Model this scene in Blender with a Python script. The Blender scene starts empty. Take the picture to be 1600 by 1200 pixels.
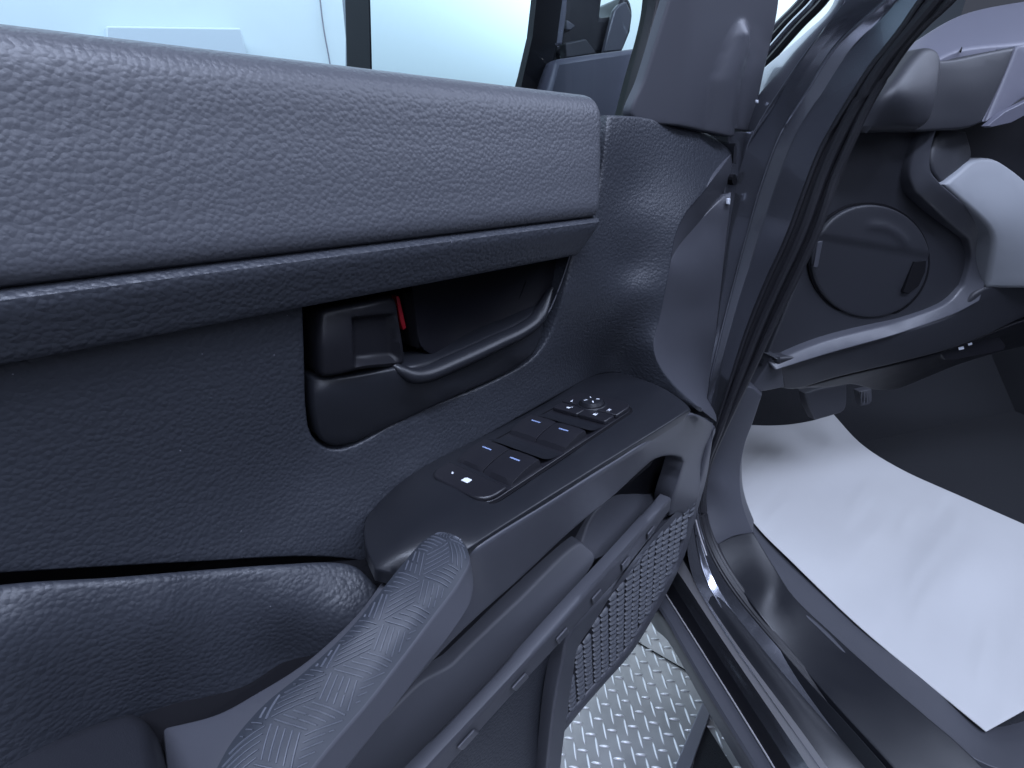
import bpy, bmesh, math, random
import numpy as np
from mathutils import Vector, Matrix
from mathutils.geometry import delaunay_2d_cdt
random.seed(7)
scene = bpy.context.scene
COL = scene.collection
# ------------------------------------------------------------------ camera, light, exposure
H = 1.40                      # camera height above the tread plate floor (m)
FPX = 750.0                   # focal length in photo pixels (1600 wide)
PITCH = math.radians(25.3)
HEAD = math.radians(47.5)     # camera heading, measured from the door's long axis (+X)
cam_d = bpy.data.cameras.new('camera'); cam = bpy.data.objects.new('camera', cam_d); COL.objects.link(cam)
cam_d.sensor_width = 36.0; cam_d.lens = FPX / 1600 * 36.0; cam_d.clip_start = 0.01; cam_d.clip_end = 200
cam.location = (0, 0, H); cam.rotation_euler = (math.pi/2 - PITCH, 0, HEAD - math.pi/2)
scene.camera = cam
world = bpy.data.worlds.new('World'); scene.world = world; world.use_nodes = True
bg = world.node_tree.nodes['Background']; bg.inputs[0].default_value = (0.66, 0.74, 1.0, 1); bg.inputs[1].default_value = 0.085
def area(name, loc, target, size, power, color=(0.67, 0.76, 1.0)):
    d = bpy.data.lights.new(name, 'AREA'); d.shape = 'RECTANGLE'; d.size, d.size_y = size; d.energy = power; d.color = color
    o = bpy.data.objects.new(name, d); COL.objects.link(o); o.location = loc
    o.rotation_euler = (Vector(target) - Vector(loc)).to_track_quat('-Z', 'Y').to_euler(); return o
area('unseen_lamp', (-0.35, -0.35, 3.2), (0.15, 0.3, 1.2), (2.2, 0.35), 86)
area('unseen_lamp', (-0.9, -1.9, 2.9), (0.3, 0.4, 1.1), (2.6, 1.4), 35)  # unseen fill lamp added behind the camera for the upright door faces
area('unseen_lamp', (1.95, -1.1, 3.1), (0.6, 0.3, 1.1), (1.5, 1.5), 52)  # unseen lamp placed for highlights on the armrest edge and front corner
area('unseen_lamp', (-1.0, 2.3, 4.9), (-1.0, 4.0, 3.7), (26.0, 0.6), 1000, (0.80, 0.90, 1.0))  # unseen long lamp added to brighten the wall
vs = scene.view_settings; vs.view_transform = 'Standard'; vs.look = 'None'; vs.exposure = 0.0; vs.gamma = 1.0; vs.use_curve_mapping = False
scene.render.engine = 'CYCLES'
try:
    scene.cycles.use_denoising = True; scene.cycles.max_bounces = 5; scene.cycles.diffuse_bounces = 3; scene.cycles.glossy_bounces = 3; scene.cycles.transparent_max_bounces = 8
    scene.cycles.use_adaptive_sampling = True; scene.cycles.adaptive_threshold = 0.02; scene.cycles.caustics_reflective = False; scene.cycles.caustics_refractive = False
except Exception: pass
# ------------------------------------------------------------------ measuring: photo pixel + a known plane -> point in the place
ch, sh = math.cos(HEAD), math.sin(HEAD); cp, sp = math.cos(PITCH), math.sin(PITCH)
FWD = np.array([cp*ch, cp*sh, -sp]); RGT = np.array([sh, -ch, 0.0]); UPV = np.array([sp*ch, sp*sh, cp])
CF = math.radians(64.3)                                   # the car's forward axis, 64 degrees from the open door
FV = np.array([math.cos(CF), math.sin(CF), 0]); RV = np.array([math.sin(CF), -math.cos(CF), 0]); P0 = np.array([0.607, 0, 0])
def ray(u, v): return FWD + (u-800)/FPX*RGT + (600-v)/FPX*UPV
def P(u, v, Y=None, Z=None, X=None, W=None, F=None, T=None, pl=None):
    r = ray(u, v)
    if Y is not None: t = Y/r[1]
    elif Z is not None: t = Z/r[2]
    elif X is not None: t = X/r[0]
    elif W is not None: t = (W + RV@P0)/(RV@r)
    elif F is not None: t = (F + FV@P0)/(FV@r)
    elif T is not None: t = T
    else: t = (np.array(pl[1])@np.array(pl[0]))/(np.array(pl[1])@r)
    return r*t
def car(w, f, z): return P0 + RV*w + FV*f + np.array([0, 0, z])
def depthfield(ctrl):
    """ctrl: (u, v, dict) -> smooth function (u,v) -> ray length, thin plate through measured points (planes stay planes)"""
    A = np.array([(c[0]/500, c[1]/500) for c in ctrl], float)
    q = []
    for c in ctrl:
        p = P(c[0], c[1], **c[2]); r = ray(c[0], c[1]); q.append((r@r)/(p@r))
    q = np.array(q); n = len(A)
    if n < 4:
        M = np.c_[np.ones(n), A]; co = np.linalg.lstsq(M, q, rcond=None)[0]
        return lambda u, v: 1/(co[0] + co[1]*u/500 + co[2]*v/500)
    def phi(d2): return np.where(d2 > 1e-12, d2*np.log(np.maximum(d2, 1e-12)), 0)
    K = phi(((A[:, None]-A[None])**2).sum(-1)) + np.eye(n)*1e-4
    Q = np.c_[np.ones(n), A]
    S = np.block([[K, Q], [Q.T, np.zeros((3, 3))]])
    co = np.linalg.solve(S, np.r_[q, 0, 0, 0])
    def f(u, v):
        p = np.array([u/500, v/500]); k = phi(((A-p)**2).sum(-1))
        return 1/(k@co[:n] + co[n] + co[n+1]*p[0] + co[n+2]*p[1])
    return f
# ------------------------------------------------------------------ curves
def cr_eval(P_, closed, per=24):
    P_ = [np.array(p, float) for p in P_]; n = len(P_); out = []
    if n == 2 and not closed: return [P_[0] + (P_[1]-P_[0])*i/per for i in range(per+1)]
    segs = n if closed else n-1
    for i in range(segs):
        if closed: a, b, c, d = P_[i-1], P_[i], P_[(i+1) % n], P_[(i+2) % n]
        else:
            b, c = P_[i], P_[i+1]
            a = P_[i-1] if i > 0 else 2*b-c
            d = P_[i+2] if i+2 < n else 2*c-b
        t0 = 0; t1 = t0+max(np.linalg.norm(b-a), 1e-6)**.5; t2 = t1+max(np.linalg.norm(c-b), 1e-6)**.5; t3 = t2+max(np.linalg.norm(d-c), 1e-6)**.5
        for k in range(per):
            t = t1+(t2-t1)*k/per
            A1 = (t1-t)/(t1-t0)*a+(t-t0)/(t1-t0)*b; A2 = (t2-t)/(t2-t1)*b+(t-t1)/(t2-t1)*c; A3 = (t3-t)/(t3-t2)*c+(t-t2)/(t3-t2)*d
            B1 = (t2-t)/(t2-t0)*A1+(t-t0)/(t2-t0)*A2; B2 = (t3-t)/(t3-t1)*A2+(t-t1)/(t3-t1)*A3
            out.append((t2-t)/(t2-t1)*B1+(t-t1)/(t2-t1)*B2)
    if not closed: out.append(P_[-1])
    return out
def resample(pts, n, closed=False):
    pts = [np.array(p, float) for p in pts]
    if closed: pts = pts+[pts[0]]
    d = np.r_[0, np.cumsum([np.linalg.norm(pts[i+1]-pts[i]) for i in range(len(pts)-1)])]
    s = np.linspace(0, d[-1], n+1 if closed else n)
    arr = np.array(pts); r = np.stack([np.interp(s, d, arr[:, k]) for k in range(arr.shape[1])], 1)
    return [x for x in (r[:-1] if closed else r)]
def length(p): return sum(np.linalg.norm(np.array(p[i+1])-np.array(p[i])) for i in range(len(p)-1))
def outline(pts, step):
    """closed pixel outline; points with a third entry are sharp corners, the rest is rounded"""
    cs = [i for i, p in enumerate(pts) if len(p) > 2]
    q = [np.array(p[:2], float) for p in pts]
    if not cs:
        c = cr_eval(q, True); return resample(c, max(8, int(length(c+[c[0]])/step)), True)
    out = []
    for a, i in enumerate(cs):
        j = cs[(a+1) % len(cs)]
        seg = [q[k % len(q)] for k in range(i, (j if j > i else j+len(q))+1)]
        c = cr_eval(seg, False); out += resample(c, max(2, int(round(length(c)/step))+1))[:-1]
    return out
def inside_many(Q, poly):
    Q = np.asarray(Q, float).reshape(-1, 2); A = np.asarray(poly, float); B = np.roll(A, 1, 0)
    x, y = Q[:, :1], Q[:, 1:]
    den = np.where(np.abs(B[:, 1]-A[:, 1]) < 1e-12, 1e-12, B[:, 1]-A[:, 1])
    hit = ((A[:, 1] > y) != (B[:, 1] > y)) & (x < (B[:, 0]-A[:, 0])*(y-A[:, 1])/den+A[:, 0])
    return hit.sum(1) % 2 == 1
def inside(p, poly): return bool(inside_many([p], poly)[0])
# ------------------------------------------------------------------ scene objects
ROOT = {}
def empty(name, loc, label=None, cat=None, group=None):
    o = bpy.data.objects.new(name, None); COL.objects.link(o); o.location = (loc[0], loc[1], loc[2]+H)
    o.empty_display_size = 0.05
    tag(o, label, cat, group); ROOT[o.name] = Vector(o.location); return o
def tag(o, label=None, cat=None, group=None, kind=None):
    if label: o['label'] = label
    if cat: o['category'] = cat
    if group: o['group'] = group
    if kind: o['kind'] = kind
    return o
def rootloc(p):
    while p.parent: p = p.parent
    return ROOT.get(p.name, Vector((0, 0, 0)))
def mesh_obj(name, verts, faces, mat, parent=None, smooth=True, angle=35, recalc=True):
    off = rootloc(parent) if parent else Vector((0, 0, 0))
    me = bpy.data.meshes.new(name)
    me.from_pydata([(v[0]-off.x, v[1]-off.y, v[2]+H-off.z) for v in verts], [], faces)
    bm = bmesh.new(); bm.from_mesh(me)
    bmesh.ops.remove_doubles(bm, verts=bm.verts, dist=1e-6)
    if recalc: bmesh.ops.recalc_face_normals(bm, faces=bm.faces)
    for f in bm.faces: f.smooth = smooth
    bm.to_mesh(me); bm.free()
    if smooth: me.set_sharp_from_angle(angle=math.radians(angle))
    o = bpy.data.objects.new(name, me); COL.objects.link(o); me.materials.append(mat)
    if parent: o.parent = parent
    else: ROOT[o.name] = Vector((0, 0, 0))
    return o
def relief(name, pts, ctrl, mat, parent, step=8, rp=4, rd=.004, thick=.012, D=(0, 1, 0), holes=(), inner=20, bump=None, K=4, angle=60, Dt=None):
    """a moulded panel: outline and relief measured off the photo, rolled edges, and walls going back along D"""
    df = depthfield(ctrl); D = np.array(D, float); D /= np.linalg.norm(D)
    V = []; Fc = []; loops = []
    for li, pl in enumerate([pts]+list(holes)):
        o = outline(pl, step); n = len(o)
        ar = sum(o[i-1][0]*o[i][1]-o[i][0]*o[i-1][1] for i in range(n))
        if (ar > 0) != (li == 0): o = o[::-1]
        nor = []
        for i in range(n):
            t = (o[(i+1) % n]-o[i]); t = t/max(np.linalg.norm(t), 1e-6); t2 = o[i]-o[i-1]; t2 = t2/max(np.linalg.norm(t2), 1e-6)
            tt = t+t2; L = np.linalg.norm(tt); m = np.array([-tt[1], tt[0]])/max(L, .3); nor.append(m*min(1.5, 2/max(L, .3)) if L > .3 else m)
        rings = []
        r_ = rp if li == 0 else min(rp, 4)
        for k in range(K+1):
            th = math.pi/2*k/K; idx = []
            for p, m in zip(o, nor):
                q = p+m*r_*(1-math.cos(th)); b = ray(*q)*df(*q)
                if bump: b = b+D*bump(*q)
                idx.append(len(V)); V.append((b-D*rd*math.sin(th), q))
            rings.append(idx)
        back = []
        for i in rings[0]: back.append(len(V)); V.append((V[i][0]+(D if Dt is None else np.array(Dt))*thick, V[i][1]))
        rings = [back]+rings
        for a, b in zip(rings, rings[1:]):
            for i in range(n): Fc.append((a[i], a[(i+1) % n], b[(i+1) % n], b[i]))
        loops.append((rings[-1], o))
    polys = [[V[i][1] for i in l[0]] for l in loops]
    pin = []; edges = []; src = []
    for (idx, _), pg in zip(loops, polys):
        s = len(pin); n = len(idx); pin += pg; src += idx
        edges += [(s+i, s+(i+1) % n) for i in range(n)]
    allp = np.array(pin); cand_ = []
    x0, y0 = np.array(polys[0]).min(0); x1, y1 = np.array(polys[0]).max(0)
    row = 0; y = y0+inner/2
    while y < y1:
        x = x0+(inner/2 if row % 2 else 0)
        while x < x1:
            cand_.append((x, y)); x += inner
        y += inner*.87; row += 1
    if cand_:
        Q = np.array(cand_); ok = inside_many(Q, polys[0])
        for h in polys[1:]: ok &= ~inside_many(Q, h)
        Q = Q[ok]
        if len(Q):
            dm = np.full(len(Q), 1e9)
            for k in range(0, len(allp), 64): dm = np.minimum(dm, ((Q[:, None]-allp[None, k:k+64])**2).sum(-1).min(1))
            Q = Q[dm > (inner*.6)**2]
        for q in Q: pin.append(q); src.append(None)
    vo, eo, fo, ov, oe, of = delaunay_2d_cdt([Vector((float(p[0]), float(p[1]))) for p in pin], edges, [], 0, 1e-4)
    mp = []
    for k, v in enumerate(vo):
        s = next((src[j] for j in ov[k] if src[j] is not None), None) if ov[k] else None
        if s is None:
            q = (v.x, v.y); b = ray(*q)*df(*q)
            if bump: b = b+D*bump(*q)
            b = b-D*rd
            s = len(V); V.append((b, q))
        mp.append(s)
    C_ = np.array([(sum(vo[i].x for i in f)/len(f), sum(vo[i].y for i in f)/len(f)) for f in fo])
    ok = inside_many(C_, polys[0])
    for h in polys[1:]: ok &= ~inside_many(C_, h)
    for f, good in zip(fo, ok):
        if good:
            t = [mp[i] for i in f]
            if len(set(t)) == len(t): Fc.append(tuple(t))
    return mesh_obj(name, [v[0] for v in V], Fc, mat, parent, angle=angle)
def loft(name, rails, mat, parent, nu=40, nv=0, thick=None, D=None, curved=True, angle=40, closev=False):
    """surface through rails of 3D points; nv steps between rails when curved across"""
    R = [resample(cr_eval(r, False), nu) for r in rails]
    if nv:
        cols = [resample(cr_eval([r[i] for r in R], False), nv) if curved else resample([r[i] for r in R], nv) for i in range(nu)]
        R = [[cols[i][j] for i in range(nu)] for j in range(nv)]
    V = [p for r in R for p in r]; m = len(R); Fc = []
    for j in range(m-1 if not closev else m):
        for i in range(nu-1):
            a, b = j*nu, ((j+1) % m)*nu; Fc.append((a+i, a+i+1, b+i+1, b+i))
    if thick:
        D = np.array(D, float); D /= np.linalg.norm(D); n0 = len(V)
        V += [p+D*thick for p in V[:n0]]
        ring = [i for i in range(nu)]+[j*nu+nu-1 for j in range(1, m)]+[(m-1)*nu+i for i in range(nu-2, -1, -1)]+[j*nu for j in range(m-2, 0, -1)]
        for i in range(len(ring)):
            a, b = ring[i], ring[(i+1) % len(ring)]; Fc.append((a, b, b+n0, a+n0))
    o = mesh_obj(name, V, Fc, mat, parent, angle=angle); return o
def tube(name, path, r, mat, parent, nseg=8, n=40):
    path = resample(cr_eval(path, False), n); V = []; Fc = []
    for i, p in enumerate(path):
        t = path[min(i+1, n-1)]-path[max(i-1, 0)]; t = t/np.linalg.norm(t)
        a = np.cross(t, [0, 0, 1]) if abs(t[2]) < .9 else np.cross(t, [1, 0, 0]); a = a/np.linalg.norm(a); b = np.cross(t, a)
        for k in range(nseg):
            th = 2*math.pi*k/nseg; V.append(p+r*(math.cos(th)*a+math.sin(th)*b))
    for i in range(n-1):
        for k in range(nseg): Fc.append((i*nseg+k, i*nseg+(k+1) % nseg, (i+1)*nseg+(k+1) % nseg, (i+1)*nseg+k))
    Fc.append(tuple(range(nseg))); Fc.append(tuple((n-1)*nseg+k for k in range(nseg)))
    return mesh_obj(name, V, Fc, mat, parent)
def block(name, poly, D, depth, mat, parent, bev=.0015, seg=2, angle=30):
    """planar 3D outline given a thickness along D, edges rounded"""
    D = np.array(D, float); D /= np.linalg.norm(D); n = len(poly)
    V = [np.array(p) for p in poly]+[np.array(p)+D*depth for p in poly]
    Fc = [tuple(range(n)), tuple(range(2*n-1, n-1, -1))]+[(i, (i+1) % n, n+(i+1) % n, n+i) for i in range(n)]
    o = mesh_obj(name, V, Fc, mat, parent, smooth=False)
    if bev:
        b = o.modifiers.new('bevel', 'BEVEL'); b.width = bev; b.segments = seg; b.limit_method = 'ANGLE'; b.angle_limit = math.radians(angle); b.harden_normals = False
        for f in o.data.polygons: f.use_smooth = True
        o.data.set_sharp_from_angle(angle=math.radians(60))
    return o
# ------------------------------------------------------------------ materials (all procedural)
def mat(name, base, rough=.5, metal=0, spec=.5, grain=None, coat=0, var=.0, specks=False, rvar=0):
    m = bpy.data.materials.new(name); m.use_nodes = True; nt = m.node_tree; N = nt.nodes; L = nt.links
    b = N['Principled BSDF']; b.inputs['Base Color'].default_value = (*base, 1); b.inputs['Roughness'].default_value = rough
    b.inputs['Metallic'].default_value = metal; b.inputs['Specular IOR Level'].default_value = spec; b.inputs['Coat Weight'].default_value = coat
    b.inputs['Coat Roughness'].default_value = .04
    tc = N.new('ShaderNodeTexCoord')
    col = None
    if var:
        nz = N.new('ShaderNodeTexNoise'); nz.inputs['Scale'].default_value = 9; nz.inputs['Detail'].default_value = 6
        L.new(tc.outputs['Object'], nz.inputs['Vector'])
        rp = N.new('ShaderNodeMapRange'); rp.inputs[3].default_value = 1-var; rp.inputs[4].default_value = 1+var
        L.new(nz.outputs[0], rp.inputs[0])
        mx = N.new('ShaderNodeMix'); mx.data_type = 'RGBA'; mx.blend_type = 'MULTIPLY'; mx.inputs[0].default_value = 1
        mx.inputs[6].default_value = (*base, 1); L.new(rp.outputs[0], mx.inputs[7]); col = mx.outputs[2]
    if specks:   # dust
        vz = N.new('ShaderNodeTexVoronoi'); vz.inputs['Scale'].default_value = 42; L.new(tc.outputs['Object'], vz.inputs['Vector'])
        lt = N.new('ShaderNodeMath'); lt.operation = 'LESS_THAN'; lt.inputs[1].default_value = .019; L.new(vz.outputs['Distance'], lt.inputs[0])
        ms = N.new('ShaderNodeMix'); ms.data_type = 'RGBA'; L.new(lt.outputs[0], ms.inputs[0])
        if col: L.new(col, ms.inputs[6])
        else: ms.inputs[6].default_value = (*base, 1)
        ms.inputs[7].default_value = (.20, .20, .23, 1); col = ms.outputs[2]
    if col: L.new(col, b.inputs['Base Color'])
    if rvar:
        n2 = N.new('ShaderNodeTexNoise'); n2.inputs['Scale'].default_value = 22; n2.inputs['Detail'].default_value = 7; L.new(tc.outputs['Object'], n2.inputs['Vector'])
        r2 = N.new('ShaderNodeMapRange'); r2.inputs[3].default_value = rough-rvar; r2.inputs[4].default_value = rough+rvar; L.new(n2.outputs[0], r2.inputs[0]); L.new(r2.outputs[0], b.inputs['Roughness'])
    if grain:
        kind, scale, dist, strength = grain
        bp = N.new('ShaderNodeBump'); bp.inputs['Distance'].default_value = dist; bp.inputs['Strength'].default_value = strength
        if kind == 'leather':
            w = N.new('ShaderNodeTexNoise'); w.inputs['Scale'].default_value = scale*.5; w.inputs['Detail'].default_value = 2; L.new(tc.outputs['Object'], w.inputs['Vector'])
            ad = N.new('ShaderNodeMix'); ad.data_type = 'RGBA'; ad.blend_type = 'LINEAR_LIGHT'; ad.inputs[0].default_value = .22/scale
            L.new(tc.outputs['Object'], ad.inputs[6]); L.new(w.outputs['Color'], ad.inputs[7])
            v = N.new('ShaderNodeTexVoronoi'); v.feature = 'SMOOTH_F1'; v.inputs['Scale'].default_value = scale; v.inputs['Smoothness'].default_value = .25
            L.new(ad.outputs[2], v.inputs['Vector'])
            v2 = N.new('ShaderNodeTexNoise'); v2.inputs['Scale'].default_value = scale*2.6; v2.inputs['Detail'].default_value = 2; L.new(tc.outputs['Object'], v2.inputs['Vector'])
            sm = N.new('ShaderNodeMath'); sm.operation = 'MULTIPLY_ADD'; sm.inputs[1].default_value = .25; L.new(v2.outputs[0], sm.inputs[0])
            inv = N.new('ShaderNodeMath'); inv.operation = 'SUBTRACT'; inv.inputs[0].default_value = 1; L.new(v.outputs['Distance'], inv.inputs[1])
            L.new(inv.outputs[0], sm.inputs[2]); L.new(sm.outputs[0], bp.inputs['Height'])
        elif kind == 'paper':      # long soft creases along the mat, and a slight cockle
            mpn = N.new('ShaderNodeMapping'); mpn.inputs['Rotation'].default_value = (0, 0, -CF+.12); mpn.inputs['Scale'].default_value = (1.5, 9, 4); L.new(tc.outputs['Object'], mpn.inputs[0])
            v = N.new('ShaderNodeTexNoise'); v.inputs['Scale'].default_value = 2.4; v.inputs['Detail'].default_value = 5; v.inputs['Roughness'].default_value = .62; L.new(mpn.outputs[0], v.inputs['Vector'])
            v.noise_type = 'RIDGED_MULTIFRACTAL'; L.new(v.outputs[0], bp.inputs['Height'])
        else:
            v = N.new('ShaderNodeTexNoise'); v.inputs['Scale'].default_value = scale; v.inputs['Detail'].default_value = 3; L.new(tc.outputs['Object'], v.inputs['Vector']); L.new(v.outputs[0], bp.inputs['Height'])
        L.new(bp.outputs[0], b.inputs['Normal'])
    return m
DARK = (.013, .014, .018)
M = {}
M['leather'] = mat('grained_vinyl_pad', (.062, .065, .077), .45, grain=('leather', 305, .0009, .45), var=.08)
M['panel'] = mat('grained_door_plastic', (.030, .033, .042), .46, grain=('leather', 275, .0010, .60), var=.10, specks=True)
M['panel_light'] = mat('grained_front_plastic', (.080, .081, .094), .42, grain=('leather', 260, .0008, .4), var=.08)
M['insert'] = mat('grained_insert', (.029, .032, .041), .46, grain=('leather', 265, .0010, .6), var=.10, specks=True)
M['satin'] = mat('satin_dark_plastic', DARK, .38, spec=.42, grain=('noise', 900, .0004, .25), var=.10, rvar=.08)
M['matte'] = mat('matte_grey_plastic', (.062, .064, .077), .55, grain=('noise', 1400, .0004, .3), var=.08)
M['smooth'] = mat('smooth_grey_plastic', (.062, .064, .077), .40, grain=('noise', 1200, .0003, .2), var=.08)
M['black'] = mat('black_plastic', (.010, .010, .013), .42, rvar=.08, spec=.3)
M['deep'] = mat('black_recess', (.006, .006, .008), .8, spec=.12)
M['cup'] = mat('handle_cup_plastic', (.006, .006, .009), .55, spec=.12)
M['button'] = mat('button_plastic', (.014, .014, .018), .34, rvar=.08, grain=('noise', 1500, .0002, .15))
M['grip'] = mat('grip_rubber', (.032, .036, .046), .5, spec=.35, var=.08)
M['ridge'] = mat('grip_ridge_rubber', (.085, .092, .112), .45, spec=.35)  # paler than the grip: wear and shine put into the colour
M['grille'] = mat('grille_plastic', (.072, .076, .090), .42)
M['rubber'] = mat('door_seal_rubber', (.016, .016, .020), .45)
M['paint'] = mat('dark_grey_metallic_paint', (.25, .26, .30), .21, metal=.9, coat=1.0)
M['carpet'] = mat('black_carpet', (.010, .011, .015), .95, grain=('noise', 700, .003, .8))
M['pale_metal'] = mat('sill_sheen_metal', (.46, .45, .47), .42, metal=.35, rvar=.08)  # pale tone stands in for the reflection on the sill paint
M['white'] = mat('white_print', (.75, .78, .85), .5)
M['bluemark'] = mat('pale_blue_print', (.24, .31, .52), .5)
M['red'] = mat('red_marker', (.28, .004, .012), .4)
M['mirror'] = mat('mirror_glass', (.86, .90, .92), .02, metal=1.0)
M['column'] = mat('column_cover_plastic', (.20, .21, .23), .5, grain=('noise', 1000, .0004, .3), var=.05)
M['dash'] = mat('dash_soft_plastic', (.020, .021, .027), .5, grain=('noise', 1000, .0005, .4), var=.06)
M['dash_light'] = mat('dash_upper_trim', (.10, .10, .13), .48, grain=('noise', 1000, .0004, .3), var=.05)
M['paper'] = mat('white_paper_mat', (.47, .47, .475), .6, grain=('paper', 14, .014, .30), var=.04)
M['wall'] = mat('pale_wall_paint', (.62, .72, .78), .7, var=.02)
M['wallpanel'] = mat('wall_panel_paint', (.52, .60, .68), .6)
M['plate'] = mat('tread_plate_metal', (.33, .33, .35), .42, metal=.6, rvar=.16, var=.32, grain=('noise', 60, .0015, .2))
M['lug'] = mat('tread_lug_metal', (.80, .80, .84), .32, metal=.45, rvar=.08)  # paler than the plate: highlights put into the colour
M['steel'] = mat('grey_steel_bar', (.20, .20, .24), .4, metal=.6)
def glass_mat():
    m = bpy.data.materials.new('tinted_window_glass'); m.use_nodes = True; nt = m.node_tree; N = nt.nodes; L = nt.links; N.remove(N['Principled BSDF'])
    tr = N.new('ShaderNodeBsdfTransparent'); tr.inputs[0].default_value = (.80, .91, .95, 1)
    gl = N.new('ShaderNodeBsdfGlossy'); gl.inputs['Roughness'].default_value = .01
    fr = N.new('ShaderNodeFresnel'); fr.inputs[0].default_value = 1.5; mx = N.new('ShaderNodeMixShader')
    L.new(fr.outputs[0], mx.inputs[0]); L.new(tr.outputs[0], mx.inputs[1]); L.new(gl.outputs[0], mx.inputs[2]); L.new(mx.outputs[0], N['Material Output'].inputs[0]); return m
M['glass'] = glass_mat()
# ================================================================== SETTING: floor and backdrop wall
fl = mesh_obj('floor', [(-6, -5, -H), (10, -5, -H), (10, 4, -H), (-6, 4, -H)], [(0, 1, 2, 3)], M['plate']); tag(fl, 'grey metal tread plate floor beneath the open door', kind='structure')
wl = mesh_obj('wall', [(-14, 4, -H), (22, 4, -H), (22, 4, 7.5), (-14, 4, 7.5)], [(0, 1, 2, 3)], M['wall']); tag(wl, 'pale blue white wall behind the car window', kind='structure')
def gpt(u, v): return P(u, v, Z=-H)
gc = gpt(1017, 1050); ga = gpt(1038, 1065)-gc; gb = gpt(1008, 1070)-gc
d1 = gpt(1022, 1061)-gpt(1015, 1040); d2 = gpt(1034, 1050.5)-gpt(1018, 1049.0)
def lug_mesh(L_, w_=.0062, h_=.0035):
    V = []; n = 7
    for i in range(n):
        s = -1+2*i/(n-1); ww = w_*math.sqrt(max(0, 1-s*s))*.5+.0004; hh = h_*(max(0, 1-s*s))**.5
        V += [(s*L_/2, -ww, 0), (s*L_/2, -ww*.45, hh), (s*L_/2, ww*.45, hh), (s*L_/2, ww, 0)]
    Fc = [(i*4+k, i*4+k+1, i*4+4+k+1, i*4+4+k) for i in range(n-1) for k in range(3)]
    return V, Fc
def proj(p):
    p = np.array(p); z = p@FWD
    return 800+FPX*(p@RGT)/z, 600-FPX*(p@UPV)/z, z
lv, lf = lug_mesh(.046)
lme = bpy.data.meshes.new('tread_lug'); lme.from_pydata(lv, [], lf); lme.materials.append(M['lug'])
for f in lme.polygons: f.use_smooth = True
sv, sf = [], []; nlug = 0
off2 = gpt(1027, 1049)-gc
for i in range(-26, 27):
    for j in range(-24, 25):
        for k, (o_, d_) in enumerate(((np.zeros(3), d1), (off2, d2))):
            c = gc+ga*i+gb*j+o_; u, v, z = proj(c)
            an = math.atan2(d_[1], d_[0])+random.uniform(-.04, .04)
            if z < .2: continue
            vis = 820 < u < 1230 and 930 < v < 1240 and (u-800)*1.0 > (1240-v)*.55 - 40 and u < 1030+(v-940)*.62+15
            if vis and nlug < 300:
                o = bpy.data.objects.new('tread_lug', lme); COL.objects.link(o); o.parent = fl
                o.location = (c[0], c[1], -H+H); o.rotation_euler = (0, 0, an); q_ = random.uniform(.92, 1.06); o.scale = (q_*(.60 if k else 1), q_, q_); nlug += 1
            elif abs(i) < 20 and abs(j) < 20:
                s = len(sv); ca, sa = math.cos(an), math.sin(an)
                sv += [(c[0]+x*ca-y*sa, c[1]+x*sa+y*ca, -H+zz) for x, y, zz in lv]; sf += [tuple(q+s for q in f) for f in lf]
st = mesh_obj('tread_lugs', sv, sf, M['lug'], fl); tag(st, kind='stuff')
sm_ = loft('plate_seam', [[gpt(995, 1003)+[0, 0, .003], gpt(1110, 1070)+[0, 0, .003]], [gpt(994, 1004.6)+[0, 0, .003], gpt(1109, 1071.8)+[0, 0, .003]]], M['deep'], fl, nu=2)
rail = empty('steel_bar', gpt(1085, 1150), 'dark grey steel bar lying on the tread plate beside the rocker panel', 'bar')
def up(p, h): return np.array(p)+np.array([0, 0, h])
block('bar_body', [up(gpt(u, v), .0) for u, v in ((1101, 1092), (1116, 1100), (1058, 1262), (1028, 1262))], (0, 0, 1), .022, M['steel'], rail, bev=.002)
block('bar_end', [up(gpt(u, v), .0) for u, v in ((1103, 1076), (1106, 1075), (1118, 1096), (1113, 1098))], (0, 0, 1), .03, M['deep'], rail, bev=.001)
rm = block('dark_gap_sheet', [up(gpt(u, v), .002) for u, v in ((1100, 1132), (1112, 1150), (1180, 1260), (1066, 1260))], (0, 0, 1), .007, M['carpet'], None, bev=.001)  # sheet added where the floor has a dark gap
tag(rm, 'black sheet added in place of the dark floor gap right of the steel bar', 'dark gap')
wp = block('wall_board', [P(u, v, Y=3.96) for u, v in ((163, 43), (372, 46), (384, 90), (384, 190), (163, 190))], (0, -1, 0), .06, M['wallpanel'], None, bev=.01)
tag(wp, 'low pale grey board on the wall showing just above the door pad', 'board')
wc = tube('cable', [P(497, -30, Y=3.97), P(505, 40, Y=3.97), P(517, 110, Y=3.97), P(520, 160, Y=3.97)], .005, M['steel'], None, nseg=6)
tag(wc, 'thin dark cable hanging down the pale wall left of the mirror', 'cable')

# ================================================================== CAR DOOR
door = empty('car_door_assembly', (.45, .36, -.85), 'open car door with black grained trim, window switches and patterned pull grip', 'car door')
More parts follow.
